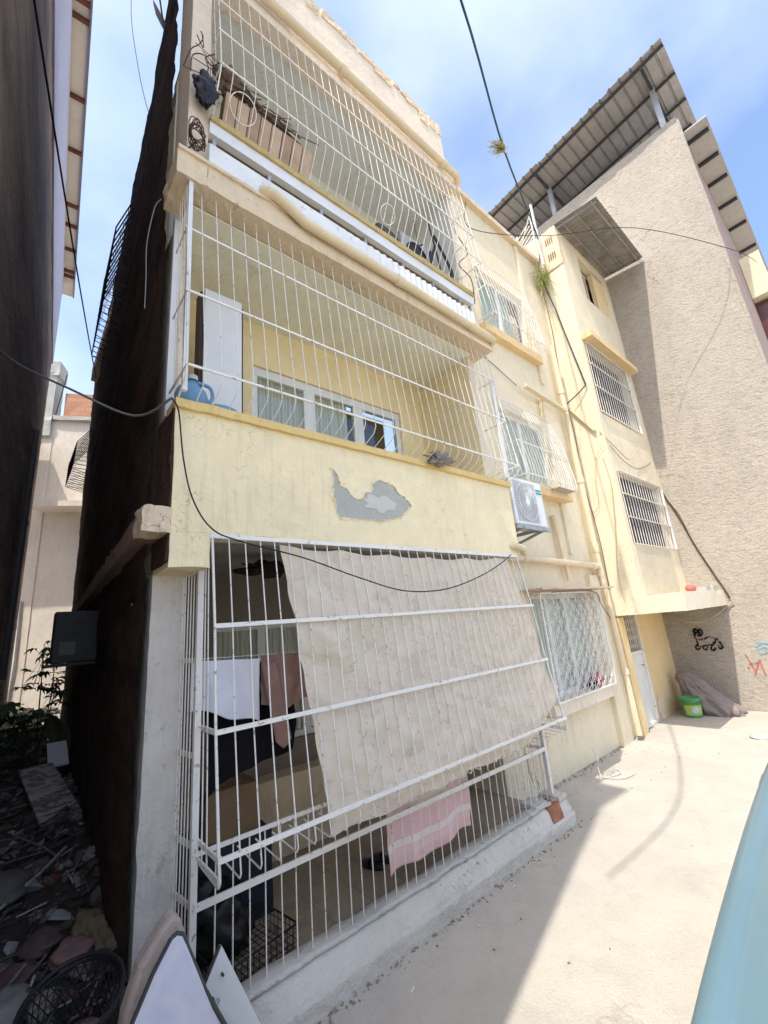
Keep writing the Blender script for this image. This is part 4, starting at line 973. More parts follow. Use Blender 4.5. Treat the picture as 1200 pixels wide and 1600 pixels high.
# --- towel, clothes
def hang(name, fn, m, label, cat, nu=40, nv=40, group=None, thick=0.004):
    mb = MB(); mb.grid(fn, nu, nv); o = thing_mesh(mb, name, m, label, cat, group)
    md = o.modifiers.new('thick', 'SOLIDIFY'); md.thickness = thick; return o
t = NT('pink_striped_towel', 0.95, 0, 0.1); uvn = t.n('ShaderNodeUVMap').outputs[0]; sp = t.n('ShaderNodeSeparateXYZ'); t.l(uvn, sp.inputs[0])
r_ = t.n('ShaderNodeValToRGB'); r_.color_ramp.interpolation = 'CONSTANT'
els = [(0.0,(0.76,0.50,0.47,1)),(0.10,(0.78,0.55,0.52,1)),(0.20,(0.82,0.70,0.64,1)),(0.28,(0.76,0.50,0.48,1)),(0.50,(0.80,0.58,0.54,1)),(0.62,(0.84,0.76,0.60,1)),(0.74,(0.64,0.36,0.32,1)),(0.90,(0.66,0.40,0.28,1))]
while len(r_.color_ramp.elements) < len(els): r_.color_ramp.elements.new(0.5)
for e, (p_, c_) in zip(r_.color_ramp.elements, els): e.position = p_; e.color = c_
t.l(sp.outputs[1], r_.inputs[0]); t.color(r_.outputs[0]).bump(t.noise(160, 2), 0.4, 0.01); m_towel = t.m
def towel(u, v):
    x = 2.30+0.92*u - 0.02*math.sin(v*3)*(0.5-u) + 0.02*v*(1-u)
    z = 0.36+0.62*v + 0.03*(u-0.5)*(1-v) + 0.015*math.sin(u*9)
    y = 2.885+0.02*math.sin(u*16+v*1.5)*(0.4+0.6*(1-v)) + 0.012*noise.noise(Vector((u*6, v*5, 0)))
    if v > 0.86: y -= 0.30*(v-0.86); z = 0.36+0.62*0.86+0.16*(v-0.86)+0.02*math.sin(u*40)
    return (x, y, z)
hang('striped_towel', towel, m_towel, 'pink towel with pale stripes hanging through the porch grille below the curtain', 'towel')
def shirt(u, v):
    x = 0.915+0.46*u+0.02*(1-v)*math.sin(u*3); z = 1.99-0.03*u - (0.30+0.12*u-0.015*math.sin(u*9))*(1-v)
    y = 3.02+0.016*math.sin(u*13+v*2)+0.02*(1-v)
    return (x, y, z)
hang('white_shirt', shirt, cloth_mat('white_cotton', (0.74,0.74,0.80), 0.2, 6, 0.1), 'white shirt hung over the washing line at the left of the porch', 'shirt')
def sweat(u, v):
    x = 1.41+0.42*u; z = 1.975-0.015*u-(0.37-0.10*abs(u-0.4))*(1-v); y = 3.06+0.03*math.sin(u*9+1)+0.02*noise.noise(Vector((u*4,v*4,0)))
    return (x, y, z)
SW = hang('brown_sweater', sweat, cloth_mat('dusty_pink_brown_knit', (0.34,0.21,0.18), 0.4), 'dusty brown sweater with one long sleeve dangling, beside the white shirt', 'sweater')
mb = MB(); mb.grid(lambda u, v: (1.39+0.12*u+0.10*(1-v), 3.04+0.02*math.sin(u*6), 1.40+0.52*v-0.06*(1-abs(u-0.5)*2)*(1-v)), 8, 20)
sl = mb.build('sleeve', SW.data.materials[0], SW)
def trous(u, v):
    x = 1.05+0.62*u+0.03*math.sin(v*5); zb = 1.12+0.22*u+0.04*math.sin(u*5); z = zb+(1.93-zb)*v; y = 3.16+0.03*math.sin(u*11+v)+0.02*noise.noise(Vector((u*5,v*5,2)))
    return (x, y, z)
hang('black_garment', trous, cloth_mat('black_cloth', (0.012,0.011,0.014), 0.3), 'long black garment hanging behind the white shirt and brown sweater', 'clothes')
mb = MB(); mb.tube(catenary((0.86,3.05,2.005),(3.4,3.10,1.99),0.03), 0.004, 5); thing_mesh(mb, 'washing_line', m_whitecable, 'thin washing line strung across the porch carrying the clothes', 'washing line')
# dark cloth bundle under the porch ceiling (left top corner of the curtain)
mb = crumple((1.62, 3.4, 2.66), (0.20, 0.10, 0.05), 0.6, 2.4, seed=9); thing_mesh(mb, 'ceiling_bundle', cloth_mat('dark_rag', (0.03,0.025,0.02)), 'dark rag bundle tucked under the porch ceiling by the curtain corner', 'bundle')
# things on the porch floor
mb = MB(); mb.rough((1.22, 3.62, 0.70), (1.62, 3.95, 1.02), 0.08, 0.02, 4); thing_mesh(mb, 'cardboard_box', plain('cardboard_brown', (0.28,0.19,0.11), 0.85), 'brown cardboard box low in the porch behind the black garment', 'box')  # a plain cardboard box, not a hamper lid
mb = MB(); mb.rough((1.15, 3.55, 0.15), (1.70, 4.05, 0.69), 0.1, 0.015, 4); thing_mesh(mb, 'storage_box', plain('navy_plastic', (0.018,0.025,0.04), 0.5), 'dark navy storage box on the porch floor under the brown box', 'box')  # rectangular plastic box, not a drum
mb = crumple((1.22, 3.42, 0.33), (0.20, 0.20, 0.20), 0.35, 2.2, seed=2, flat=0.18); thing_mesh(mb, 'rubbish_bag', plain('black_bag', (0.012,0.012,0.013), 0.35), 'black plastic rubbish bag on the porch floor at the left post', 'bag')
# wire crate
WC = empty('wire_crate', (1.33, 3.22, 0.16), 'black wire crate lying on the porch floor behind the lower grille', 'crate', rz=R(8))
mb = MB(); sx, sy, sz = 0.26, 0.22, 0.14
for k in range(14):
    x = -sx+2*sx*k/13; mb.tube([(x,-sy,sz),(x,-sy,0),(x,sy,0),(x,sy,sz)], 0.003, 4)
for k in range(11):
    y = -sy+2*sy*k/10; mb.tube([(-sx,y,sz),(-sx,y,0),(sx,y,0),(sx,y,sz)], 0.003, 4)
for z in (0.05, 0.10): mb.tube([(-sx,-sy,z),(sx,-sy,z),(sx,sy,z),(-sx,sy,z),(-sx,-sy,z)], 0.003, 4)
mb.build('mesh_body', m_black, WC)
mb = MB(); mb.tube([(-sx,-sy,sz),(sx,-sy,sz),(sx,sy,sz),(-sx,sy,sz),(-sx,-sy,sz)], 0.007, 6); mb.build('rim', m_black, WC)
mb = MB(); mb.rough((1.61, 3.29, 0.152), (1.80, 3.345, 0.18), 0.03, 0.004, 10); thing_mesh(mb, 'scrubbing_brush', plain('worn_wood', (0.38,0.28,0.16), 0.8), 'small worn wooden brush lying on the porch floor', 'brush')
for k, (dx, lb) in enumerate(((0, 'left dark slipper on the porch floor beside the pink towel'), (0.13, 'right dark slipper on the porch floor nearer the pink towel'))):
    sl_ = empty('slipper', (2.55+dx, 3.45, 0.152), lb, 'slipper', 'pair of slippers on the porch floor', rz=R(15+k*8))
    mb = MB(); lathe(mb, [(0.001,0.0),(0.05,0.0),(0.052,0.015),(0.001,0.016)], (0,0,0), 20, 1, 2.4); mb.build('sole', m_black, sl_)
    mb = MB(); mb.grid(lambda u, v: (0.052*math.cos(math.pi*u), 0.02+0.07*v, 0.012+0.045*math.sin(math.pi*u)*(1-0.4*v)), 12, 4); mb.build('strap', m_steel, sl_)

# --- second floor balcony clutter
BX = empty('panelled_box', (1.30, 2.62, 6.36), 'long pale brown panelled box resting in the bottom of the top floor cage', 'box')
t_ = Vector((0, -0.50, 0.86)).normalized()
for k in range(8):
    x = 0.93+k*0.105; h_ = 0.30+0.0*k
    mb = MB(); b0 = Vector((x, 2.70, 6.345)); 
    M_ = Matrix.Translation(b0) @ Matrix.Rotation(R(24), 4, 'X')
    mb.box((0, -0.01, 0), (0.098, 0.012, 0.27), M_); local(mb, BX, 'slat', plain('tan_board_%d' % (k % 3), ((0.50,0.36,0.24), (0.55,0.42,0.30), (0.42,0.29,0.20))[k % 3], 0.7, 0.25), bevel=0.003)
mb = MB(); M_ = Matrix.Translation((0.93, 2.70, 6.345)) @ Matrix.Rotation(R(24), 4, 'X'); mb.box((0, 0.013, 0), (0.84, 0.12, 0.255), M_); local(mb, BX, 'body', plain('brown_box_body', (0.22,0.14,0.09), 0.8))
random.seed(3)
mb = MB()
for k in range(90):
    c_ = Vector((random.uniform(0.86,1.5), random.uniform(2.56,2.72), random.uniform(6.62,6.76))); c_.z += 0.12*max(0, 1-(c_.x-0.86)/0.35)
    d_ = Vector((random.gauss(0.12,0.12), random.gauss(0,0.04), random.gauss(0.0,0.06)))
    mb.tube([c_-d_, c_+Vector((0,0,random.gauss(0,0.02))), c_+d_], random.uniform(0.002,0.007), 4)
thing_mesh(mb, 'twig_heap', plain('dry_twigs', (0.16,0.105,0.07), 0.9, 0.5), 'heap of dry brown twigs and cord on top of the panelled box', 'twigs')
mb = crumple((0.99, 2.64, 6.80), (0.13, 0.07, 0.11), 0.5, 3, seed=12); thing_mesh(mb, 'cloth_bundle', cloth_mat('brown_bundle', (0.20,0.15,0.11)), 'dusty brown cloth bundle in the top left corner of the upper cage', 'bundle')
mb = crumple((0.765, 2.62, 6.50), (0.085, 0.06, 0.15), 0.35, 2, seed=21); thing_mesh(mb, 'black_bag', plain('black_nylon', (0.02,0.018,0.025), 0.5), 'black bag hanging outside the upper cage against the pilaster', 'bag')
def tangle(c, r, n, m, name, label, cat, seed, rad=0.004, sq=(1,0.4,1)):
    random.seed(seed); mb = MB(); c = Vector(c)
    for k in range(n):
        ph = random.uniform(0, 6.28); ax = random.uniform(0.6,1.1); pts = []
        for s_ in range(19):
            a = ph+2*math.pi*s_/18; w = 1+0.15*math.sin(3*a+k)
            pts.append(c+Vector((r*ax*w*math.cos(a)*sq[0]*0.6, 0.03*math.sin(a*2+k)+random.gauss(0,0.002), r*w*math.sin(a)*sq[2]))+Vector((0,0,-0.01*k)))
        mb.tube(pts, rad, 5, False)
    return thing_mesh(mb, name, m, label, cat)
tangle((0.72, 2.63, 5.98), 0.11, 9, m_rustwire, 'wire_coil', 'coil of rusty brown cable hung on the pilaster beside the white panel', 'wire coil', 5)
mb = MB(); mb.tube(smooth_path([(0.72,2.65,5.9),(0.67,2.66,5.80),(0.64,2.63,5.73),(0.60,2.6,5.70)], 5), 0.006, 5); thing_mesh(mb, 'wire_tail', m_rustwire, 'short dark wire end hanging below the rusty cable coil', 'wire')
mb = MB()
for pts in ([(0.66,2.66,6.65),(0.66,2.62,6.78),(0.74,2.60,6.84),(0.80,2.60,6.78),(0.86,2.58,6.85)], [(0.60,2.64,6.62),(0.64,2.6,6.80),(0.70,2.62,6.95),(0.73,2.6,7.04),(0.71,2.6,7.1)], [(0.74,2.64,6.6),(0.78,2.6,6.72),(0.76,2.62,6.86),(0.83,2.6,6.95)], [(0.68,2.6,7.02),(0.74,2.62,6.96),(0.72,2.6,7.08)]):
    mb.tube(smooth_path(pts, 5), 0.0045, 5)
thing_mesh(mb, 'loose_wires', m_rustwire, 'loose dark wires sprouting from the pilaster above the black bag', 'wires')
AC2 = empty('balcony_air_conditioner', (3.85, 3.2, 6.7), 'grey dusty air conditioner unit inside the right end of the top floor balcony', 'air conditioner')
mb = MB(); mb.box((3.50, 3.12, 6.75), (4.15, 3.40, 7.30)); local(mb, AC2, 'casing', paint('dusty_white_metal', (0.46,0.46,0.44), 0.5, 0.5), bevel=0.01)
mb = MB(); lathe(mb, [(0.001,0),(0.2,0.0),(0.21,0.01),(0.19,0.02)], (3.78,3.115,7.02), M=Matrix.Rotation(R(90),3,'X')); local(mb, AC2, 'fan_opening', m_steel)
mb = MB(); lathe(mb, [(0.001,0),(0.17,0.0),(0.20,-0.03),(0.14,-0.2),(0.001,-0.22)], (3.12,2.98,6.88), M=Matrix.Rotation(R(70),3,'X')); thing_mesh(mb, 'dark_pan', m_steel, 'round dark pan leaning behind the top cage left of the air conditioner', 'pan')
random.seed(11); mb = MB()
for k in range(7):
    a_ = Vector((3.7+0.08*k, 2.95+random.uniform(-.1,.1), 6.45)); mb.tube(smooth_path([a_, a_+Vector((random.gauss(0,.08),0,.25)), a_+Vector((random.gauss(0,.1),0,.5)), a_+Vector((random.gauss(0,.1),0,random.uniform(.6,1.1)))], 4), random.choice((0.006,0.012,0.02)), 5)
thing_mesh(mb, 'tangled_cords', m_steel, 'dark cords and sticks tangled at the right end of the top cage', 'cords')
DS = empty('satellite_dish', (0.64, 3.9, 9.0), 'small white satellite dish on the roof edge at the top left', 'satellite dish')
Md = Matrix.Rotation(R(35),3,'Z') @ Matrix.Rotation(R(70),3,'X')
mb = MB(); lathe(mb, [(0.001,-0.06),(0.10,-0.05),(0.17,-0.015),(0.20,0.01),(0.205,0.01)], (0.66,3.85,9.16), 32, M=Md); local(mb, DS, 'dish', m_panel)
mb = MB(); mb.tube([(0.72,3.95,8.7),(0.72,3.95,9.1),(0.66,3.86,9.16)], 0.02, 6); local(mb, DS, 'mast', m_galv)
mb = MB(); mb.tube([(0.66,3.86,9.0),(0.54,3.6,9.04)], 0.01, 5); local(mb, DS, 'feed_arm', m_galv)

# --- door canopy things
mb = MB(); lathe(mb, [(0.001,-0.10)]+[(0.085*math.sin(a*math.pi/8), -0.07*math.cos(a*math.pi/8)) for a in range(1,8)]+[(0.001,0.06)], (9.1, 2.34, 2.29)); thing_mesh(mb, 'deflated_ball', plain('faded_red_rubber', (0.55,0.16,0.13), 0.6), 'faded red ball lying on top of the door canopy', 'ball')
for k, (x, lb) in enumerate(((9.75, 'grey brick on the door canopy next to the red ball'), (10.2, 'grey brick on the door canopy nearest the roughcast wall'))):
    mb = MB(); mb.rough((x, 2.26, 2.235), (x+0.3, 2.42, 2.31), 0.06, 0.008, 8); thing_mesh(mb, 'loose_brick', m_grey, lb, 'brick', 'bricks on the door canopy')
# bucket and sack
BK_ = empty('plastic_bucket', (9.86, 3.02, 0.0), 'green plastic detergent bucket on the ground beside the sack', 'bucket')
m_green = plain('green_plastic', (0.10,0.34,0.12), 0.4, 0.2)
mb = MB(); lathe(mb, [(0.001,0.005),(0.135,0.005),(0.14,0.02),(0.165,0.31),(0.178,0.315),(0.178,0.335),(0.158,0.335),(0.13,0.03),(0.001,0.03)], (9.86,3.02,0), 32); local(mb, BK_, 'body', m_green)
mb = MB()
def arcpanel(a0, a1, z0, z1, off):
    return lambda u, v: (9.86+(0.14+0.025*(z0+(z1-z0)*v)/0.31+off)*math.cos(a0+(a1-a0)*u), 3.02+(0.14+0.025*(z0+(z1-z0)*v)/0.31+off)*math.sin(a0+(a1-a0)*u), z0+(z1-z0)*v)
mb.grid(arcpanel(R(150), R(290), 0.05, 0.22, 0.003), 16, 2); local(mb, BK_, 'label_band', plain('yellow_green_print', (0.42,0.50,0.12), 0.5))
mb = MB(); ctr = R(218); vs = []
for k in range(25):
    a = 2*math.pi*k/24; th = ctr+0.42*math.cos(a); zz = 0.135+0.055*math.sin(a); rr = 0.14+0.025*zz/0.31+0.006; vs.append((9.86+rr*math.cos(th), 3.02+rr*math.sin(th), zz))
mb.add([(9.86+(0.14+0.012+0.008)*math.cos(ctr), 3.02+(0.16)*math.sin(ctr), 0.135)]+vs, [(0, 1+k, 2+k) for k in range(24)]); local(mb, BK_, 'oval_print', plain('pale_blue_print', (0.45,0.58,0.62), 0.5))
mb = MB(); mb.tube([(9.86+0.18*math.cos(a), 3.02+0.18*math.sin(a)*0.55-0.06, 0.30-0.0*a) for a in [math.pi+math.pi*k/12 for k in range(13)]], 0.004, 5); local(mb, BK_, 'handle', m_whitecable)
def sackf():
    mb = MB(); n, m_ = 90, 70
    for j in range(m_+1):
        v = j/m_
        for i in range(n):
            a = 2*math.pi*i/n
            # a slumped, tied sack leaning to the left corner
            r_ = 0.32*(1-v)**0.55*(1+0.12*math.sin(v*8)) + 0.05*v
            cx = 10.28-0.08*v; cy = 2.72+0.42*v; z = 0.82*v*(1-0.1*v)
            f_ = 1+0.13*noise.noise(Vector((math.cos(a)*2, math.sin(a)*2, v*3)))+0.22*noise.noise(Vector((math.cos(a)*3.5, math.sin(a)*3.5, v*6)))+0.10*abs(math.sin(a*4+v*5))*(1-v) - 0.16*abs(noise.noise(Vector((math.cos(a)*2.6+3, math.sin(a)*2.6, v*3.2+a*0.3*0))))- 0.10*abs(noise.noise(Vector((math.cos(a)*6, math.sin(a)*6, v*9))))
            x = cx+r_*0.85*math.cos(a)*f_; y = cy+r_*1.25*math.sin(a)*f_
            mb.v.append(Vector((min(x, 10.66), y, max(0.004, z+0.02*noise.noise(Vector((x*6,y*6,z*6)))))))
    for j in range(m_):
        for i in range(n): mb.f.append([j*n+i, j*n+(i+1)%n, (j+1)*n+(i+1)%n, (j+1)*n+i]); mb.sm.append(True)
    mb.f.append([m_*n+i for i in range(n)]); mb.sm.append(False)
    return mb
thing_mesh(sackf(), 'slumped_sack', cloth_mat('mauve_grey_sacking', (0.27,0.22,0.20), 0.5), 'full mauve grey sack slumped in the corner under the door canopy', 'sack')
# red cloth behind the ornate grille
mb = crumple((7.02, 3.33, 1.03), (0.13, 0.05, 0.10), 0.5, 2.5, seed=31); thing_mesh(mb, 'red_cloth', cloth_mat('red_cotton', (0.50,0.03,0.05)), 'bright red cloth stuffed behind the ornate window grille', 'cloth')
mb = crumple((6.82, 3.34, 0.99), (0.09, 0.05, 0.06), 0.4, 2.5, seed=33); thing_mesh(mb, 'dark_cloth', cloth_mat('black_cotton', (0.02,0.02,0.025)), 'small black cloth next to the red one behind the ornate grille', 'cloth')
# rooftop white rack behind the bay
mb = MB()
for k in range(6): mb.tube([(8.2+0.02*k, 3.3+0.02*k, 10.3+0.13*k), (8.9, 4.4+0.02*k, 10.35+0.13*k)], 0.014, 6)
for a in ((8.2,3.3), (8.9,4.4), (8.55,3.85)): mb.tube([(a[0], a[1], 10.1), (a[0]+0.02, a[1], 11.1)], 0.018, 6)
mb.tube([(8.2,3.3,10.3),(8.9,4.4,11.0)], 0.014, 6); mb.tube([(8.2,3.3,11.0),(8.9,4.4,10.3)], 0.014, 6)
thing_mesh(mb, 'metal_rack', m_white, 'white tubular metal rack on the roof behind the tin awning', 'rack')
mb = MB(); mb.bar((7.95, 3.12, 9.3), (7.90, 3.10, 10.9), 0.06, 0.03); thing_mesh(mb, 'roof_stake', m_white2, 'short pale upright stake carrying the thick cable above the bay', 'stake')

# --- meter box on the alley wall
MT = empty('electric_meter', (0.56, 6.0, 2.0), 'dark electric meter box sticking out of the brown wall into the alley', 'meter box')
mb = MB(); mb.box((0.36, 5.90, 2.02), (0.80, 6.14, 2.56)); local(mb, MT, 'casing', plain('dark_meter_case', (0.05,0.05,0.055), 0.5), bevel=0.012)
mb = MB(); mb.box((0.45, 5.885, 2.32), (0.62, 5.899, 2.46)); local(mb, MT, 'dial_window', m_steel)
mb = MB(); mb.box((0.42, 5.885, 2.10), (0.56, 5.899, 2.24)); local(mb, MT, 'plate', plain('grey_plate', (0.14,0.14,0.14), 0.5))
mb = MB(); mb.box((0.30, 5.88, 1.985), (0.86, 6.16, 2.015)); local(mb, MT, 'shelf', m_steel)

# --- plants in the alley
m_leaf = plain('fig_leaf', (0.09,0.17,0.05), 0.6, 0.5, 5); m_leafd = plain('dark_leaf', (0.06,0.11,0.04), 0.6, 0.5, 5); m_stem = plain('thin_stem', (0.08,0.07,0.04), 0.8)
def plant(name, base, tips, label, m, seed, lobes=5, L_=0.21):
    random.seed(seed); b = Vector(base); root = empty(name, base, label, 'plant'); st = MB(); lf = MB()
    for tp in tips:
        tp = Vector(tp); mid = b.lerp(tp, 0.5)+Vector((random.gauss(0,.05), random.gauss(0,.05), 0.1)); pts = smooth_path([b, mid, tp], 6)
        st.tube(pts, [0.014-0.010*i/len(pts) for i in range(len(pts))], 5)
        for q in range(13):
            c_ = pts[int(len(pts)*random.uniform(0.5, 0.99))] + Vector((random.gauss(0,.12), random.gauss(0,.12), random.gauss(0,.06)))
            st.tube([pts[-3], c_], 0.003, 4)
            az = random.uniform(0, 6.28); tl = random.uniform(-0.5, 0.9)
            Mr = Matrix.Rotation(az, 3, 'Z') @ Matrix.Rotation(tl, 3, 'Y'); s_ = L_*random.uniform(0.6, 1.2)
            for k in range(lobes):
                a = (k-(lobes-1)/2)*0.62; d = Vector((math.cos(a), math.sin(a), 0)); n_ = Vector((-d.y, d.x, 0)); l_ = s_*(1-0.18*abs(k-(lobes-1)/2))
                vs = [Vector((0,0,0)), d*l_*0.5+n_*l_*0.17+Vector((0,0,0.02)), d*l_-Vector((0,0,0.03)), d*l_*0.5-n_*l_*0.17+Vector((0,0,0.02)), d*l_*0.5]
                vs = [c_+Mr@v for v in vs]; lf.add(vs, [(0,4,1),(4,2,1),(0,3,4),(4,3,2)])
    local(st, root, 'stem', m_stem); local(lf, root, 'foliage', m); return root
plant('fig_sapling', (0.50, 9.3, 0.55), [(0.45,9.1,2.30),(0.62,9.2,2.0),(0.70,9.4,1.7)], 'tall thin fig sapling with lobed leaves below the meter box', m_leaf, 4)
plant('leafy_weed', (0.34, 8.0, 0.55), [(0.14,7.9,1.55),(0.05,8.1,1.45),(0.28,8.0,1.3)], 'low bushy weed with broad leaves at the far left of the alley', m_leafd, 6)
mb = MB(); mb.grid(lambda u, v: (0.70+0.28*(u-0.5)*math.sin(math.pi*min(1, 0.15+v)) - 0.25*v + 0.1, 8.6+0.06*math.sin(u*5), 0.7+0.9*v-0.25*v*v), 8, 12)
thing_mesh(mb, 'drooping_leaf', plain('dry_olive_leaf', (0.14,0.13,0.06), 0.7), 'large drooping olive leaf in front of the fig sapling', 'leaf')

# --- alley rubble
random.seed(21)
cols = [(0.03,0.028,0.026),(0.05,0.045,0.04),(0.10,0.09,0.08),(0.16,0.15,0.14),(0.07,0.05,0.04)]
def chunk(mb, c, s_, fl=0.4, rz=None):
    c = Vector(c); Mr = Euler((random.gauss(0,0.4), random.gauss(0,0.4), random.uniform(0,6.28))).to_matrix(); vs = []
    for (x, y, z) in ((-1,-1,-1),(1,-1,-1),(1,1,-1),(-1,1,-1),(-1,-1,1),(1,-1,1),(1,1,1),(-1,1,1)):
        v = Vector((x*s_*random.uniform(.6,1.1), y*s_*random.uniform(.35,.8), z*s_*fl*random.uniform(.5,1))); vs.append(c+Mr@v)
    mb.add(vs, [(0,3,2,1),(4,5,6,7),(0,1,5,4),(1,2,6,5),(2,3,7,6),(3,0,4,7)])
t = NT('mixed_rubble', 0.9, 0, 0.2); oi = t.n('ShaderNodeNewGeometry').outputs['Random Per Island']
r_ = t.n('ShaderNodeValToRGB'); r_.color_ramp.interpolation = 'CONSTANT'
els = [(0.0,(0.08,0.07,0.06,1)),(0.35,(0.14,0.12,0.10,1)),(0.6,(0.21,0.19,0.165,1)),(0.76,(0.27,0.25,0.23,1)),(0.84,(0.24,0.10,0.07,1)),(0.92,(0.45,0.43,0.40,1))]
while len(r_.color_ramp.elements) < len(els): r_.color_ramp.elements.new(0.5)
for e, (p_, c_) in zip(r_.color_ramp.elements, els): e.position = p_; e.color = c_
t.l(oi, r_.inputs[0]); t.color(t.mix(t.math('MULTIPLY', t.noise(18, 5), 0.6), r_.outputs[0], (0.04,0.035,0.03))).bump(t.noise(40), 0.5, 0.01); m_rub = t.m
mb = MB()
for k in range(4200):
    y = 1.6+14.5*random.random()**1.7; x = random.uniform(-0.75, 0.8+0.03*y); 
    if x > 0.62+(y-2.75)*0.045: continue
    s_ = random.choice((0.012,0.018,0.025,0.03,0.04,0.055,0.07))*random.uniform(.6,1.2); chunk(mb, (x, y, alley_h(x,y)+s_*0.15), s_, random.choice((0.12,0.3,0.6)))
for k in range(420):
    y = 1.8+7*random.random(); x = random.uniform(-0.4, 0.62); a = random.gauss(0.6,0.5); l_ = random.uniform(0.08,0.35); d = Vector((math.sin(a), math.cos(a), random.gauss(0,.15)))*l_; c_ = Vector((x, y, alley_h(x,y)+0.05)); mb.tube([c_-d*.5, c_+d*.5], random.uniform(0.003,0.009), 4)
o = thing_mesh(mb, 'rubble_litter', m_rub, 'dark broken rubble and litter covering the alley floor', 'rubble'); o['kind'] = 'stuff'
def ah(x, y, d=0.0): return alley_h(x, y)+d
t = NT('stained_marble', 0.4, 0, 0.4); c = t.mix(t.ramp(t.noise(3.5, 6, 0.75, 1.2), 0.47, 0.53), (0.34,0.34,0.35), (0.07,0.07,0.07)); t.color(c); m_marb = t.m
mb = MB(); M_ = Matrix.Translation((0.50, 6.6, ah(0.5,6.6,0.10))) @ Matrix.Rotation(R(5),4,'Z') @ Matrix.Rotation(R(7),4,'X'); mb.box((-0.17,-0.9,-0.02),(0.17,0.9,0.02), M_)
thing_mesh(mb, 'marble_slab', m_marb, 'stained pale marble slab lying flat on the alley rubble', 'slab')
mb = MB(); M_ = Matrix.Translation((0.67, 7.9, ah(0.67,7.9,0.20))) @ Matrix.Rotation(R(20),4,'X'); mb.box((-0.11,-0.3,-0.01),(0.11,0.3,0.01), M_)
thing_mesh(mb, 'white_sheet', m_panel, 'small whitish sheet behind the marble slab in the alley', 'sheet')
mb = crumple((0.56, 3.62, ah(0.56,3.62,0.02)), (0.09, 0.26, 0.10), 0.4, 2, seed=41, flat=0.09); thing_mesh(mb, 'ochre_sack', cloth_mat('ochre_sacking', (0.19,0.145,0.09)), 'ochre cloth sack on the rubble against the foot of the brown wall', 'sack')
for k, (x, y, s_, c_, lb) in enumerate(((0.33,3.75,0.10,(0.12,0.08,0.07),'dark red stone nearest the ochre sack'),(0.45,3.45,0.10,(0.26,0.16,0.14),'pinkish red broken tile just behind the black basket'),(0.22,3.55,0.10,(0.13,0.08,0.08),'maroon stone left of the pink tile'),(0.16,3.2,0.11,(0.22,0.21,0.19),'grey concrete lump left of the basket rim'),(0.14,4.3,0.16,(0.13,0.12,0.11),'large flat dark stone farther into the alley'),(0.30,3.15,0.07,(0.30,0.27,0.23),'small pale stone beside the basket'))):
    mb = crumple((x, y, ah(x,y,0.05)), (s_, s_*1.3, s_*0.45), 0.3, 1.6, 14, seed=50+k, flat=s_*0.4); thing_mesh(mb, 'broken_stone', plain('stone_%d' % k, c_, 0.85, 0.4, 10, 0, 0.5, 30), lb, 'stone', 'larger stones on the alley rubble')
for k, (a, b, r_, c_, lb) in enumerate((((0.02,3.9,0.62),(0.50,4.6,0.68),0.011,(0.32,0.30,0.27),'long pale bent stick lying across the rubble'),((0.2,5.2,0.70),(0.5,4.5,0.60),0.008,(0.16,0.15,0.14),'thin grey stick above the pale bent one'),((0.0,3.25,0.52),(0.12,3.9,0.60),0.010,(0.36,0.33,0.30),'short light stick at the left edge'))):
    mb = MB(); m_ = Vector(a).lerp(Vector(b), 0.5)+Vector((0.03,0,0.0)); mb.tube(smooth_path([a, m_, b], 6), r_, 6); thing_mesh(mb, 'stick', plain('stick_%d' % k, c_, 0.8), lb, 'stick', 'sticks on the alley rubble')
mb = MB(); mb.box((-0.35,-0.12,-0.02),(0.35,0.12,0.02), Matrix.Translation((0.15, 11.0, ah(0.15,11,0.25)))); thing_mesh(mb, 'dark_plank', m_steel, 'dark plank lying across the far end of the alley', 'plank')

# --- laundry basket
BA = empty('laundry_basket', (0.40, 2.78, 0.32), 'black plastic lattice laundry basket on the rubble at the bottom left', 'basket')
Mb = Matrix.Rotation(R(8),3,'X') @ Matrix.Rotation(R(-8),3,'Y')
def bp(a, h):      # h 0 bottom..1 rim
    r_ = 0.135+0.06*h; return Vector((0.42, 2.86, 0.33)) + Mb @ Vector((r_*math.cos(a), r_*1.22*math.sin(a), 0.29*h))
mb = MB(); N = 34
for k in range(N):
    a0 = 2*math.pi*k/N
    for s_ in (1, -1): mb.tube([bp(a0+s_*0.12*j, j/6) for j in range(7)], 0.0028, 4)
for h in [j/9 for j in range(10)]: mb.tube([bp(2*math.pi*k/36, h) for k in range(37)], 0.0025, 4, False)
local(mb, BA, 'lattice_body', m_black)
mb = MB(); mb.tube([bp(2*math.pi*k/40, 1.02) for k in range(41)], 0.011, 8, False); mb.tube([bp(2*math.pi*k/40, 0.94) for k in range(41)], 0.006, 6, False); local(mb, BA, 'rim', m_black)
mb = crumple((0.40, 2.85, 0.40), (0.10, 0.13, 0.07), 0.5, 2, 20, seed=61, flat=0.05); thing_mesh(mb, 'basket_rags', cloth_mat('grey_rags', (0.16,0.11,0.10)), 'faded rags lying inside the black basket', 'rags')

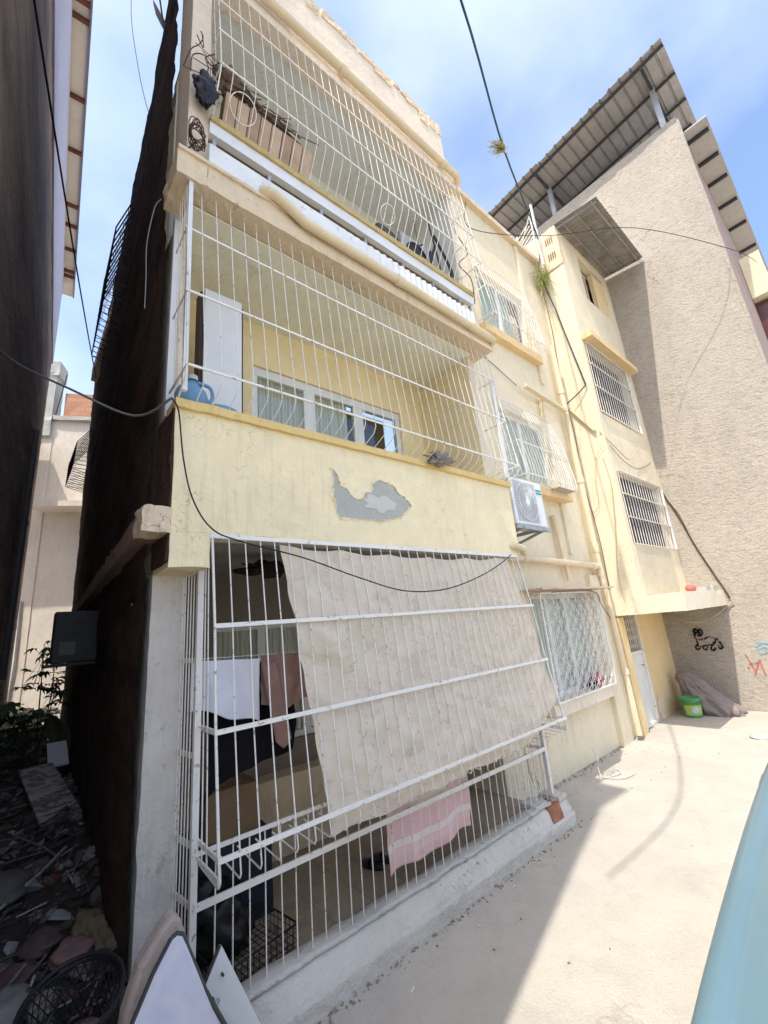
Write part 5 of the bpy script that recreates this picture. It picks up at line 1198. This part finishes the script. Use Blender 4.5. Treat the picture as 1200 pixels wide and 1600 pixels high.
# --- boards and mattress leaning at the porch corner
def slab_from(pts, n, th):
    """polygon in world space extruded along n"""
    mb = MB(); pts = [Vector(p) for p in pts]; n = Vector(n).normalized()*th; k = len(pts)
    mb.add(pts+[p+n for p in pts], [tuple(range(k)), tuple(range(k, 2*k))[::-1]]+[(i, i+k, (i+1)%k+k, (i+1)%k) for i in range(k)]); return mb
P1 = [(0.648,2.30,0.925),(0.668,2.30,0.932),(0.69,2.30,0.92),(0.705,2.30,0.885),(0.78,2.28,0.70),(0.867,2.26,0.534),(1.02,2.24,0.10),(0.42,2.24,0.10),(0.45,2.26,0.50),(0.51,2.28,0.72),(0.58,2.29,0.84)]
t = NT('lavender_laminate', 0.35, 0, 0.5); c = t.mix(t.ramp(t.noise(3, 5, 0.6, 1.5), 0.4, 0.65), (0.50,0.51,0.62), (0.60,0.60,0.66)); c = t.mix(t.math('MULTIPLY', t.ramp(t.noise(7, 4), 0.66, 0.7), 0.4), c, (0.3,0.28,0.3)); t.color(c)
TB = slab_from(P1, (0,1,0.05), 0.018); o = thing_mesh(TB, 'table_top', t.m, 'rounded lavender white board with dark edging propped at the porch corner', 'board')
mb = MB(); mb.tube([Vector(p)+Vector((0,0.009,0)) for p in P1]+[Vector(P1[0])+Vector((0,0.009,0))], 0.0105, 6, False); mb.build('edging', plain('dark_green_edging', (0.05,0.06,0.055), 0.5), o)
P2 = [(0.72,2.38,0.90),(0.70,2.38,0.955),(0.665,2.38,0.97),(0.62,2.38,0.93),(0.545,2.38,0.84),(0.50,2.38,0.70),(0.47,2.38,0.45),(0.46,2.36,0.05),(0.90,2.36,0.05),(0.86,2.38,0.5)]
mb = slab_from(P2, (0,1,0.0), 0.09); thing_mesh(mb, 'foam_mattress', cloth_mat('dusty_beige_foam', (0.44,0.36,0.31), 0.5), 'dusty beige foam mattress standing behind the lavender board', 'mattress', bevel=0.03)
P3 = [(0.952,2.56,0.665),(0.854,2.55,0.59),(0.66,2.53,0.30),(0.62,2.52,0.05),(1.24,2.52,0.02),(1.14,2.54,0.274)]
P3 = [(0.952,2.56,0.665),(0.868,2.55,0.54),(0.80,2.52,0.05),(1.26,2.52,0.02),(1.14,2.54,0.274)]
mb = slab_from(P3, (-0.25,1,0.15), 0.022); o = thing_mesh(mb, 'cupboard_door', m_white2, 'white laminated board with hinge holes leaning on the curb', 'board', bevel=0.002)
mb = MB(); mb.tube([Vector(P3[0])+Vector((-0.006,0.012,0.002)), Vector(P3[1])+Vector((-0.006,0.012,0.0))], 0.011, 4); mb.build('edge_strip', plain('dark_board_edge', (0.06,0.05,0.045), 0.6), o)
for (x, z) in ((0.95, 0.56), (0.905, 0.49), (0.985, 0.34)):
    mb = MB(); mb.tube([(x, 2.56, z), (x, 2.535, z)], 0.006, 8); mb.build('hinge_hole', m_steel, o)
for (x, z) in ((0.925, 0.47), (1.0, 0.31)):
    mb = MB(); mb.tube([(x+0.011*math.cos(a*math.pi/6), 2.542, z+0.011*math.sin(a*math.pi/6)) for a in range(13)], 0.002, 5, False); mb.build('hinge_ring', m_galv, o)

# --- street bits
mb = crumple((8.85, 1.90, 0.01), (0.17, 0.12, 0.035), 0.2, 1.5, 16, seed=71, flat=0.009); thing_mesh(mb, 'flat_stone', m_grey, 'flat grey stone lying alone on the sunlit street at the right edge', 'stone')
random.seed(5); mb = MB()
for k in range(90):
    y = 2.66-random.random()**2.2*2.6; x = random.uniform(1.2, 8.5)
    if random.random() < 0.35: x = random.uniform(4.7,7.8); y = random.uniform(2.7, 3.25)
    chunk(mb, (x, y, 0.006), random.choice((0.003,0.004,0.006,0.009)), 0.35)
for k in range(420):
    if random.random() < 0.55: x = random.uniform(0.9, 4.7); y = 2.69-abs(random.gauss(0, 0.035))
    else: x = random.uniform(4.75, 7.4); y = YW-0.01-abs(random.gauss(0, 0.05))
    chunk(mb, (x, y, 0.004), random.choice((0.003,0.005,0.008,0.012)), 0.4)
o = thing_mesh(mb, 'street_grit', plain('grit_stone', (0.36,0.31,0.26), 0.9, 0.5, 3), 'small grit and crumbs scattered over the street', 'grit'); o['kind'] = 'stuff'
for k, (x, y, a, lb) in enumerate(((2.05,2.45,0.4,'cigarette end nearest the bottom of the picture by the curb'),(2.75,2.5,1.2,'cigarette end halfway along the curb'),(3.3,2.57,0.1,'cigarette end toward the broken right end of curb'))):
    mb = MB(); d = Vector((math.cos(a), math.sin(a), 0))*0.02; mb.tube([Vector((x,y,0.006))-d, Vector((x,y,0.006))+d], 0.005, 6); thing_mesh(mb, 'cigarette_end', m_panel, lb, 'cigarette end', 'cigarette ends by the curb')
mb = MB(); mb.tube(smooth_path([(5.9,3.0,0.02),(6.05,3.1,0.10),(6.0,3.05,0.20),(6.1,3.15,0.30)],5), 0.006, 5); mb.tube(smooth_path([(5.9,3.0,0.02),(6.2,2.9,0.015),(6.35,3.0,0.02)],5), 0.006, 5); mb.tube(smooth_path([(5.95,2.98,0.02),(6.05,2.8,0.02),(6.3,2.75,0.02)],5), 0.006, 5)
thing_mesh(mb, 'cable_scrap', m_whitecable, 'short scrap of white cable curling up by the wall foot', 'cable scrap')

# --- cables
def cable(pts, r, m, name, label, smooth=True, cat='cable'):
    mb = MB(); mb.tube(smooth_path(pts, 6) if smooth else pts, r, 6); return thing_mesh(mb, name, m, label, cat)
cable([(-0.36,5.1,5.05),(-0.16,4.3,4.50),(0.15,3.6,4.02),(0.50,3.1,3.66),(0.62,2.60,3.585)], 0.009, m_greycable, 'alley_cable', 'grey cable crossing the alley to the parapet corner')
cable([(0.62,2.60,3.585),(0.66,2.59,3.50),(0.70,2.6,3.2),(0.76,2.6,2.95),(0.875,2.6,2.773),(1.05,2.59,2.70),(1.487,2.55,2.60),(1.9,2.52,2.47),(2.349,2.50,2.36),(2.85,2.51,2.37),(3.363,2.54,2.48),(3.8,2.58,2.62),(4.1,2.62,2.74)], 0.0052, m_black, 'black_cable', 'black cable drooping down the yellow parapet and across the curtain')
cable([tuple(Vector((-0.46,3.0,7.36)).lerp(Vector((0.857,10.0,7.842)), k/4)+Vector((0,0,-0.10*math.sin(math.pi*k/4)))) for k in range(5)], 0.010, m_black, 'overhead_alley_cable', 'black cable slanting down between the two alley walls')
cable([(-0.62,0.9,9.0),(1.2,0.95,8.55),(3.0,1.417,8.525),(5.2,2.25,9.22),(7.92,3.11,9.95),(7.95,3.24,9.2),(8.02,3.12,8.2),(8.06,3.03,7.4),(8.09,2.90,6.32)], 0.0135, m_bluecable, 'thick_cable', 'thick blue black overhead cable coming down to the flank of the bay')
cable([(8.09,2.90,6.32),(8.05,3.05,6.20),(8.0,3.33,6.05)], 0.012, m_steel, 'dark_conduit', 'short dark conduit slanting back from the bay edge to the corner')
def straw(c, n, seed, m, d0, label, sp=0.07, ln=0.16):
    random.seed(seed); mb = MB(); c = Vector(c); d0 = Vector(d0)
    for k in range(n):
        a_ = c+Vector((random.gauss(0,sp*.5), random.gauss(0,sp*.3), random.gauss(0,sp*.7))); d = (d0+Vector((random.gauss(0,.35), random.gauss(0,.3), random.gauss(0,.3)))).normalized()*ln*random.uniform(.4,1.4)
        mb.tube([a_, a_+d*.5+Vector((0,0,random.gauss(0,.012))), a_+d+Vector((0,0,-0.02))], 0.0035, 4)
    return thing_mesh(mb, 'straw_tuft', m, label, 'tuft')
straw((5.08,2.20,9.12), 120, 3, plain('dry_straw', (0.55,0.47,0.16), 0.8, 0.4), (-1.2,0.1,-0.75), 'pale dry straw tuft caught on the thick cable against the sky', 0.05, 0.26)
straw((8.0,3.22,9.15), 150, 4, plain('green_straw', (0.34,0.38,0.08), 0.8, 0.5), (-0.2,0.0,-0.8), 'greenish straw tuft on the thick cable beside the bay brickwork', 0.16, 0.30)
cable([(4.38,2.6,7.9),(5.16,3.0,8.3),(7.0,2.6,9.0),(9.0,1.6,9.6),(10.62,0.45,9.06),(14,0.2,10.5)], 0.006, m_black, 'thin_wire', 'thin dark wire stretched from the upper cage across to the roughcast wall')
cable([(0.42,4.6,12.2),(0.397,5,11.2),(0.55,5.0,10.0),(0.751,5,9.163),(0.86,5.0,9.12),(0.966,5,9.305)], 0.005, m_greycable, 'hanging_roof_wire', 'thin pale wire looping down from the sky to the roof of the yellow block')
cable([(0.56,2.95,5.5),(0.52,2.97,5.40),(0.49,3.0,5.06),(0.50,3.0,4.75),(0.505,3.0,4.48)], 0.004, m_greycable, 'dangling_wire', 'pale wire dangling down the brown wall beside the first floor balcony')
cable([(10.66,2.923,4.995),(10.67,2.80,4.45),(10.67,2.62,3.86),(10.67,2.473,3.204),(10.67,2.3,2.6),(10.67,2.19,2.25),(10.66,2.14,2.05)], 0.013, m_rustwire, 'wall_cable', 'dark brown cable running down the roughcast wall to the door canopy')
cable([(10.66,3.0,5.3),(10.66,2.88,4.9),(10.66,2.72,4.25),(10.67,2.60,3.95),(10.67,2.52,3.55)], 0.008, m_creamcable, 'pale_wall_cable', 'pale cable just left of the dark one on the roughcast wall')
cable([(10.66,3.33,1.84),(10.62,3.0,1.68),(10.60,2.728,1.64),(10.62,2.45,1.74),(10.66,2.20,1.93),(10.66,2.10,2.0)], 0.011, m_creamcable, 'canopy_cord', 'cream cord drooping under the door canopy')
cable([(8.11,2.91,4.79),(8.10,2.87,4.4),(8.10,2.886,4.092),(8.10,2.98,3.4),(8.10,3.096,2.721),(8.10,3.1,2.2)], 0.008, m_creamcable, 'bay_side_cable', 'thin cream cable running down the lower flank of the bay')
cable([(8.10,2.84,5.0),(8.09,3.0,4.85),(8.09,3.12,4.4),(8.09,3.16,3.95),(8.09,3.28,3.8)], 0.005, m_creamcable, 'looped_cable', 'thin cream cable looping on the bay flank beside the downpipe')
mb = MB(); mb.bar((8.09,3.34,6.06),(8.09,2.93,5.35),0.05,0.04); thing_mesh(mb, 'slanted_batten', m_pipe, 'cream batten slanting down the bay flank under the dark conduit', 'batten')
cable([(8.1,2.86,5.3),(8.3,2.76,5.05),(8.9,2.74,4.85),(9.4,2.75,5.1),(9.9,2.74,5.35)], 0.009, m_creamcable, 'bay_front_cable', 'cream cable sagging below the middle barred window of the bay')

# --------------------------------------------------------------- CAR
CAR = empty('parked_car', (2.25, -0.25, 0.0), 'blue hatchback parked close by, only its roof edge and flank showing at the lower right', 'car')
t = NT('blue_car_paint', 0.5, 0.25, 0.5); t.color(t.mix(t.ramp(t.noise(1.5, 4), 0.3, 0.7), (0.135,0.24,0.285), (0.115,0.21,0.25))); t.b.inputs['Coat Weight'].default_value = 0.5; t.b.inputs['Coat Roughness'].default_value = 0.15; m_car = t.m
# stations: x, half width at sill, shoulder half width, shoulder z, deck z, roof flag
ST = [(-0.42,0.60,0.66,0.62,0.70),(-0.34,0.76,0.80,0.78,0.92),(0.0,0.80,0.865,0.90,0.97),(1.2,0.81,0.875,0.92,0.98),(2.0,0.81,0.875,0.91,0.97),(2.75,0.81,0.875,0.90,0.96),(3.3,0.80,0.86,0.86,0.93),(3.8,0.78,0.83,0.78,0.86),(4.15,0.72,0.76,0.66,0.74),(4.28,0.58,0.62,0.54,0.60)]
def carbody(mb):
    rings = []
    for (x, ws, wh, zs, zd) in ST:
        pr = [(0.0,0.20),(ws*0.8,0.20),(ws,0.26),(wh*0.985,0.45),(wh,zs-0.10),(wh*0.985,zs-0.02),(wh*0.95,zs+0.015),(wh*0.85,zd-0.01),(wh*0.5,zd),(0,zd+0.01)]
        rings.append([(x, -0.25+y_, z_) for y_, z_ in pr]+[(x, -0.25-y_, z_) for y_, z_ in pr[-2:0:-1]])
    n = len(rings[0]); b = len(mb.v)
    for r_ in rings: mb.v += [Vector(p) for p in r_]
    for i in range(len(rings)-1):
        for k in range(n): mb.f.append([b+i*n+k, b+(i+1)*n+k, b+(i+1)*n+(k+1)%n, b+i*n+(k+1)%n]); mb.sm.append(True)
    mb.f.append([b+k for k in range(n)]); mb.sm.append(False); mb.f.append([b+(len(rings)-1)*n+k for k in range(n)][::-1]); mb.sm.append(False)
mb = MB(); carbody(mb); ob = local(mb, CAR, 'body', m_car); md = ob.modifiers.new('sub', 'SUBSURF'); md.levels = 2; md.render_levels = 2
RS = [(-0.30,0.60,1.26),(-0.18,0.645,1.43),(0.1,0.672,1.472),(1.0,0.680,1.485),(1.9,0.672,1.475),(2.4,0.660,1.45),(2.7,0.63,1.39)]
def roofring(w_, z_): return [(w_,z_-0.045),(w_+0.004,z_-0.02),(w_-0.012,z_-0.002),(w_-0.035,z_+0.002),(w_-0.055,z_-0.006),(w_-0.09,z_+0.006),(w_*0.6,z_+0.022),(0,z_+0.03)]
mb = MB(); b = 0; rings = []
for x, w_, z_ in RS:
    pr = roofring(w_, z_); rings.append([(x, -0.25+y_, zz) for y_, zz in pr]+[(x, -0.25-y_, zz) for y_, zz in pr[-2::-1]])
n = len(rings[0])
for r_ in rings: mb.v += [Vector(p) for p in r_]
for i in range(len(rings)-1):
    for k in range(n-1): mb.f.append([i*n+k, (i+1)*n+k, (i+1)*n+k+1, i*n+k+1]); mb.sm.append(True)
ob = local(mb, CAR, 'roof', m_car); md = ob.modifiers.new('sub', 'SUBSURF'); md.levels = 2; md.render_levels = 2
# glasshouse
gl = [(-0.36,0.74,0.95,-0.26,0.60,1.25),(-0.05,0.78,0.96,-0.08,0.635,1.40),(1.35,0.79,0.96,1.35,0.665,1.43),(2.3,0.79,0.95,2.25,0.650,1.415),(3.2,0.74,0.93,2.66,0.61,1.36)]
mb = MB()
for sg in (1, -1):
    for (a, b_) in zip(gl, gl[1:]): mb.quad((a[0],-0.25+sg*a[1],a[2]),(b_[0],-0.25+sg*b_[1],b_[2]),(b_[3],-0.25+sg*b_[4],b_[5]),(a[3],-0.25+sg*a[4],a[5]))
for g_ in (gl[0], gl[-1]): mb.quad((g_[0],-0.25-g_[1],g_[2]),(g_[0],-0.25+g_[1],g_[2]),(g_[3],-0.25+g_[4],g_[5]),(g_[3],-0.25-g_[4],g_[5]))
local(mb, CAR, 'windows', m_glassdark)
for g_ in gl:
    for sg in (1, -1):
        mb = MB(); mb.bar((g_[0],-0.25+sg*(g_[1]+0.004),g_[2]-0.01),(g_[3],-0.25+sg*(g_[4]+0.006),g_[5]+0.01),0.05,0.02, up=(0,1,0)); local(mb, CAR, 'pillar', m_car)
m_tyre = plain('tyre_rubber', (0.02,0.02,0.02), 0.8)
for x in (0.25, 3.45):
    for sg in (1, -1):
        mb = MB(); lathe(mb, [(0.19,-0.09),(0.29,-0.095),(0.315,-0.07),(0.315,0.07),(0.29,0.095),(0.19,0.09),(0.19,-0.09)], (x,-0.25+sg*0.79,0.315), 32, M=Matrix.Rotation(R(90),3,'X')); wh = local(mb, CAR, 'wheel', m_tyre)
        mb = MB(); lathe(mb, [(0.001,0.0),(0.05,0.03),(0.17,0.05),(0.195,0.085),(0.195,-0.08)], (x,-0.25+sg*0.79,0.315), 24, M=Matrix.Rotation(R(-90*sg),3,'X')); sub(mb, 'rim', m_galv, wh)
for sg in (1, -1):
    mb = MB(); mb.rough((4.08,-0.25+sg*0.60-0.12,0.58),(4.24,-0.25+sg*0.60+0.12,0.70),0.05,0.004,3); local(mb, CAR, 'headlight', m_panel)
    mb = MB(); mb.rough((-0.42,-0.25+sg*0.66-0.07,0.66),(-0.30,-0.25+sg*0.66+0.07,0.88),0.05,0.004,3); local(mb, CAR, 'tail_light', plain('red_lens', (0.4,0.02,0.02), 0.2))
    mb = MB(); mb.rough((3.0,-0.25+sg*0.835-0.04,0.95),(3.20,-0.25+sg*0.835+0.04,1.04),0.04,0.004,4); local(mb, CAR, 'side_mirror', m_car)
    for x in (1.35, 2.3):
        mb = MB(); mb.bar((x,-0.25+sg*0.885,0.80),(x+0.15,-0.25+sg*0.885,0.80),0.02,0.02); local(mb, CAR, 'door_handle', m_car)
CAR.location = (2.72, -0.137, 0.0); CAR.rotation_euler = (0, 0, R(4.9))
cable([(4.42,3.36,6.6),(5.2,3.36,6.25),(5.6,3.36,6.15),(6.25,3.34,5.92)], 0.006, m_rustwire, 'facade_wire', 'thin dark wire sagging on the cream wall between the two caged windows')
cable([(4.25,2.75,7.55),(4.1,2.65,7.2),(4.22,2.6,6.9),(4.0,2.62,6.6),(4.2,2.6,6.45),(4.35,2.7,6.2)], 0.006, m_steel, 'balcony_wire', 'dark wire snaking down the right end of the top floor cage')
cable([(8.10,3.33,8.9),(8.08,3.30,8.0),(8.09,3.33,7.2),(8.06,3.34,6.3),(8.09,3.31,5.4),(8.07,3.34,4.5),(8.09,3.28,3.4),(8.09,3.30,2.4)], 0.006, m_rustwire, 'corner_wire', 'thin dark wire running down the inner corner behind the downpipe')
cable([(10.66,2.86,5.2),(10.2,2.77,5.0),(9.4,2.765,4.75),(8.7,2.76,4.78),(8.2,2.77,5.0)], 0.005, m_rustwire, 'bay_wire', 'thin dark wire under the cream cable across the front of the bay')
cable([(7.7,3.22,1.9),(7.4,3.2,2.15),(7.0,3.1,2.35),(5.6,3.05,2.36)], 0.006, m_rustwire, 'shade_board_wire', 'dark wire tied from the downpipe to the pink board above the ornate window')
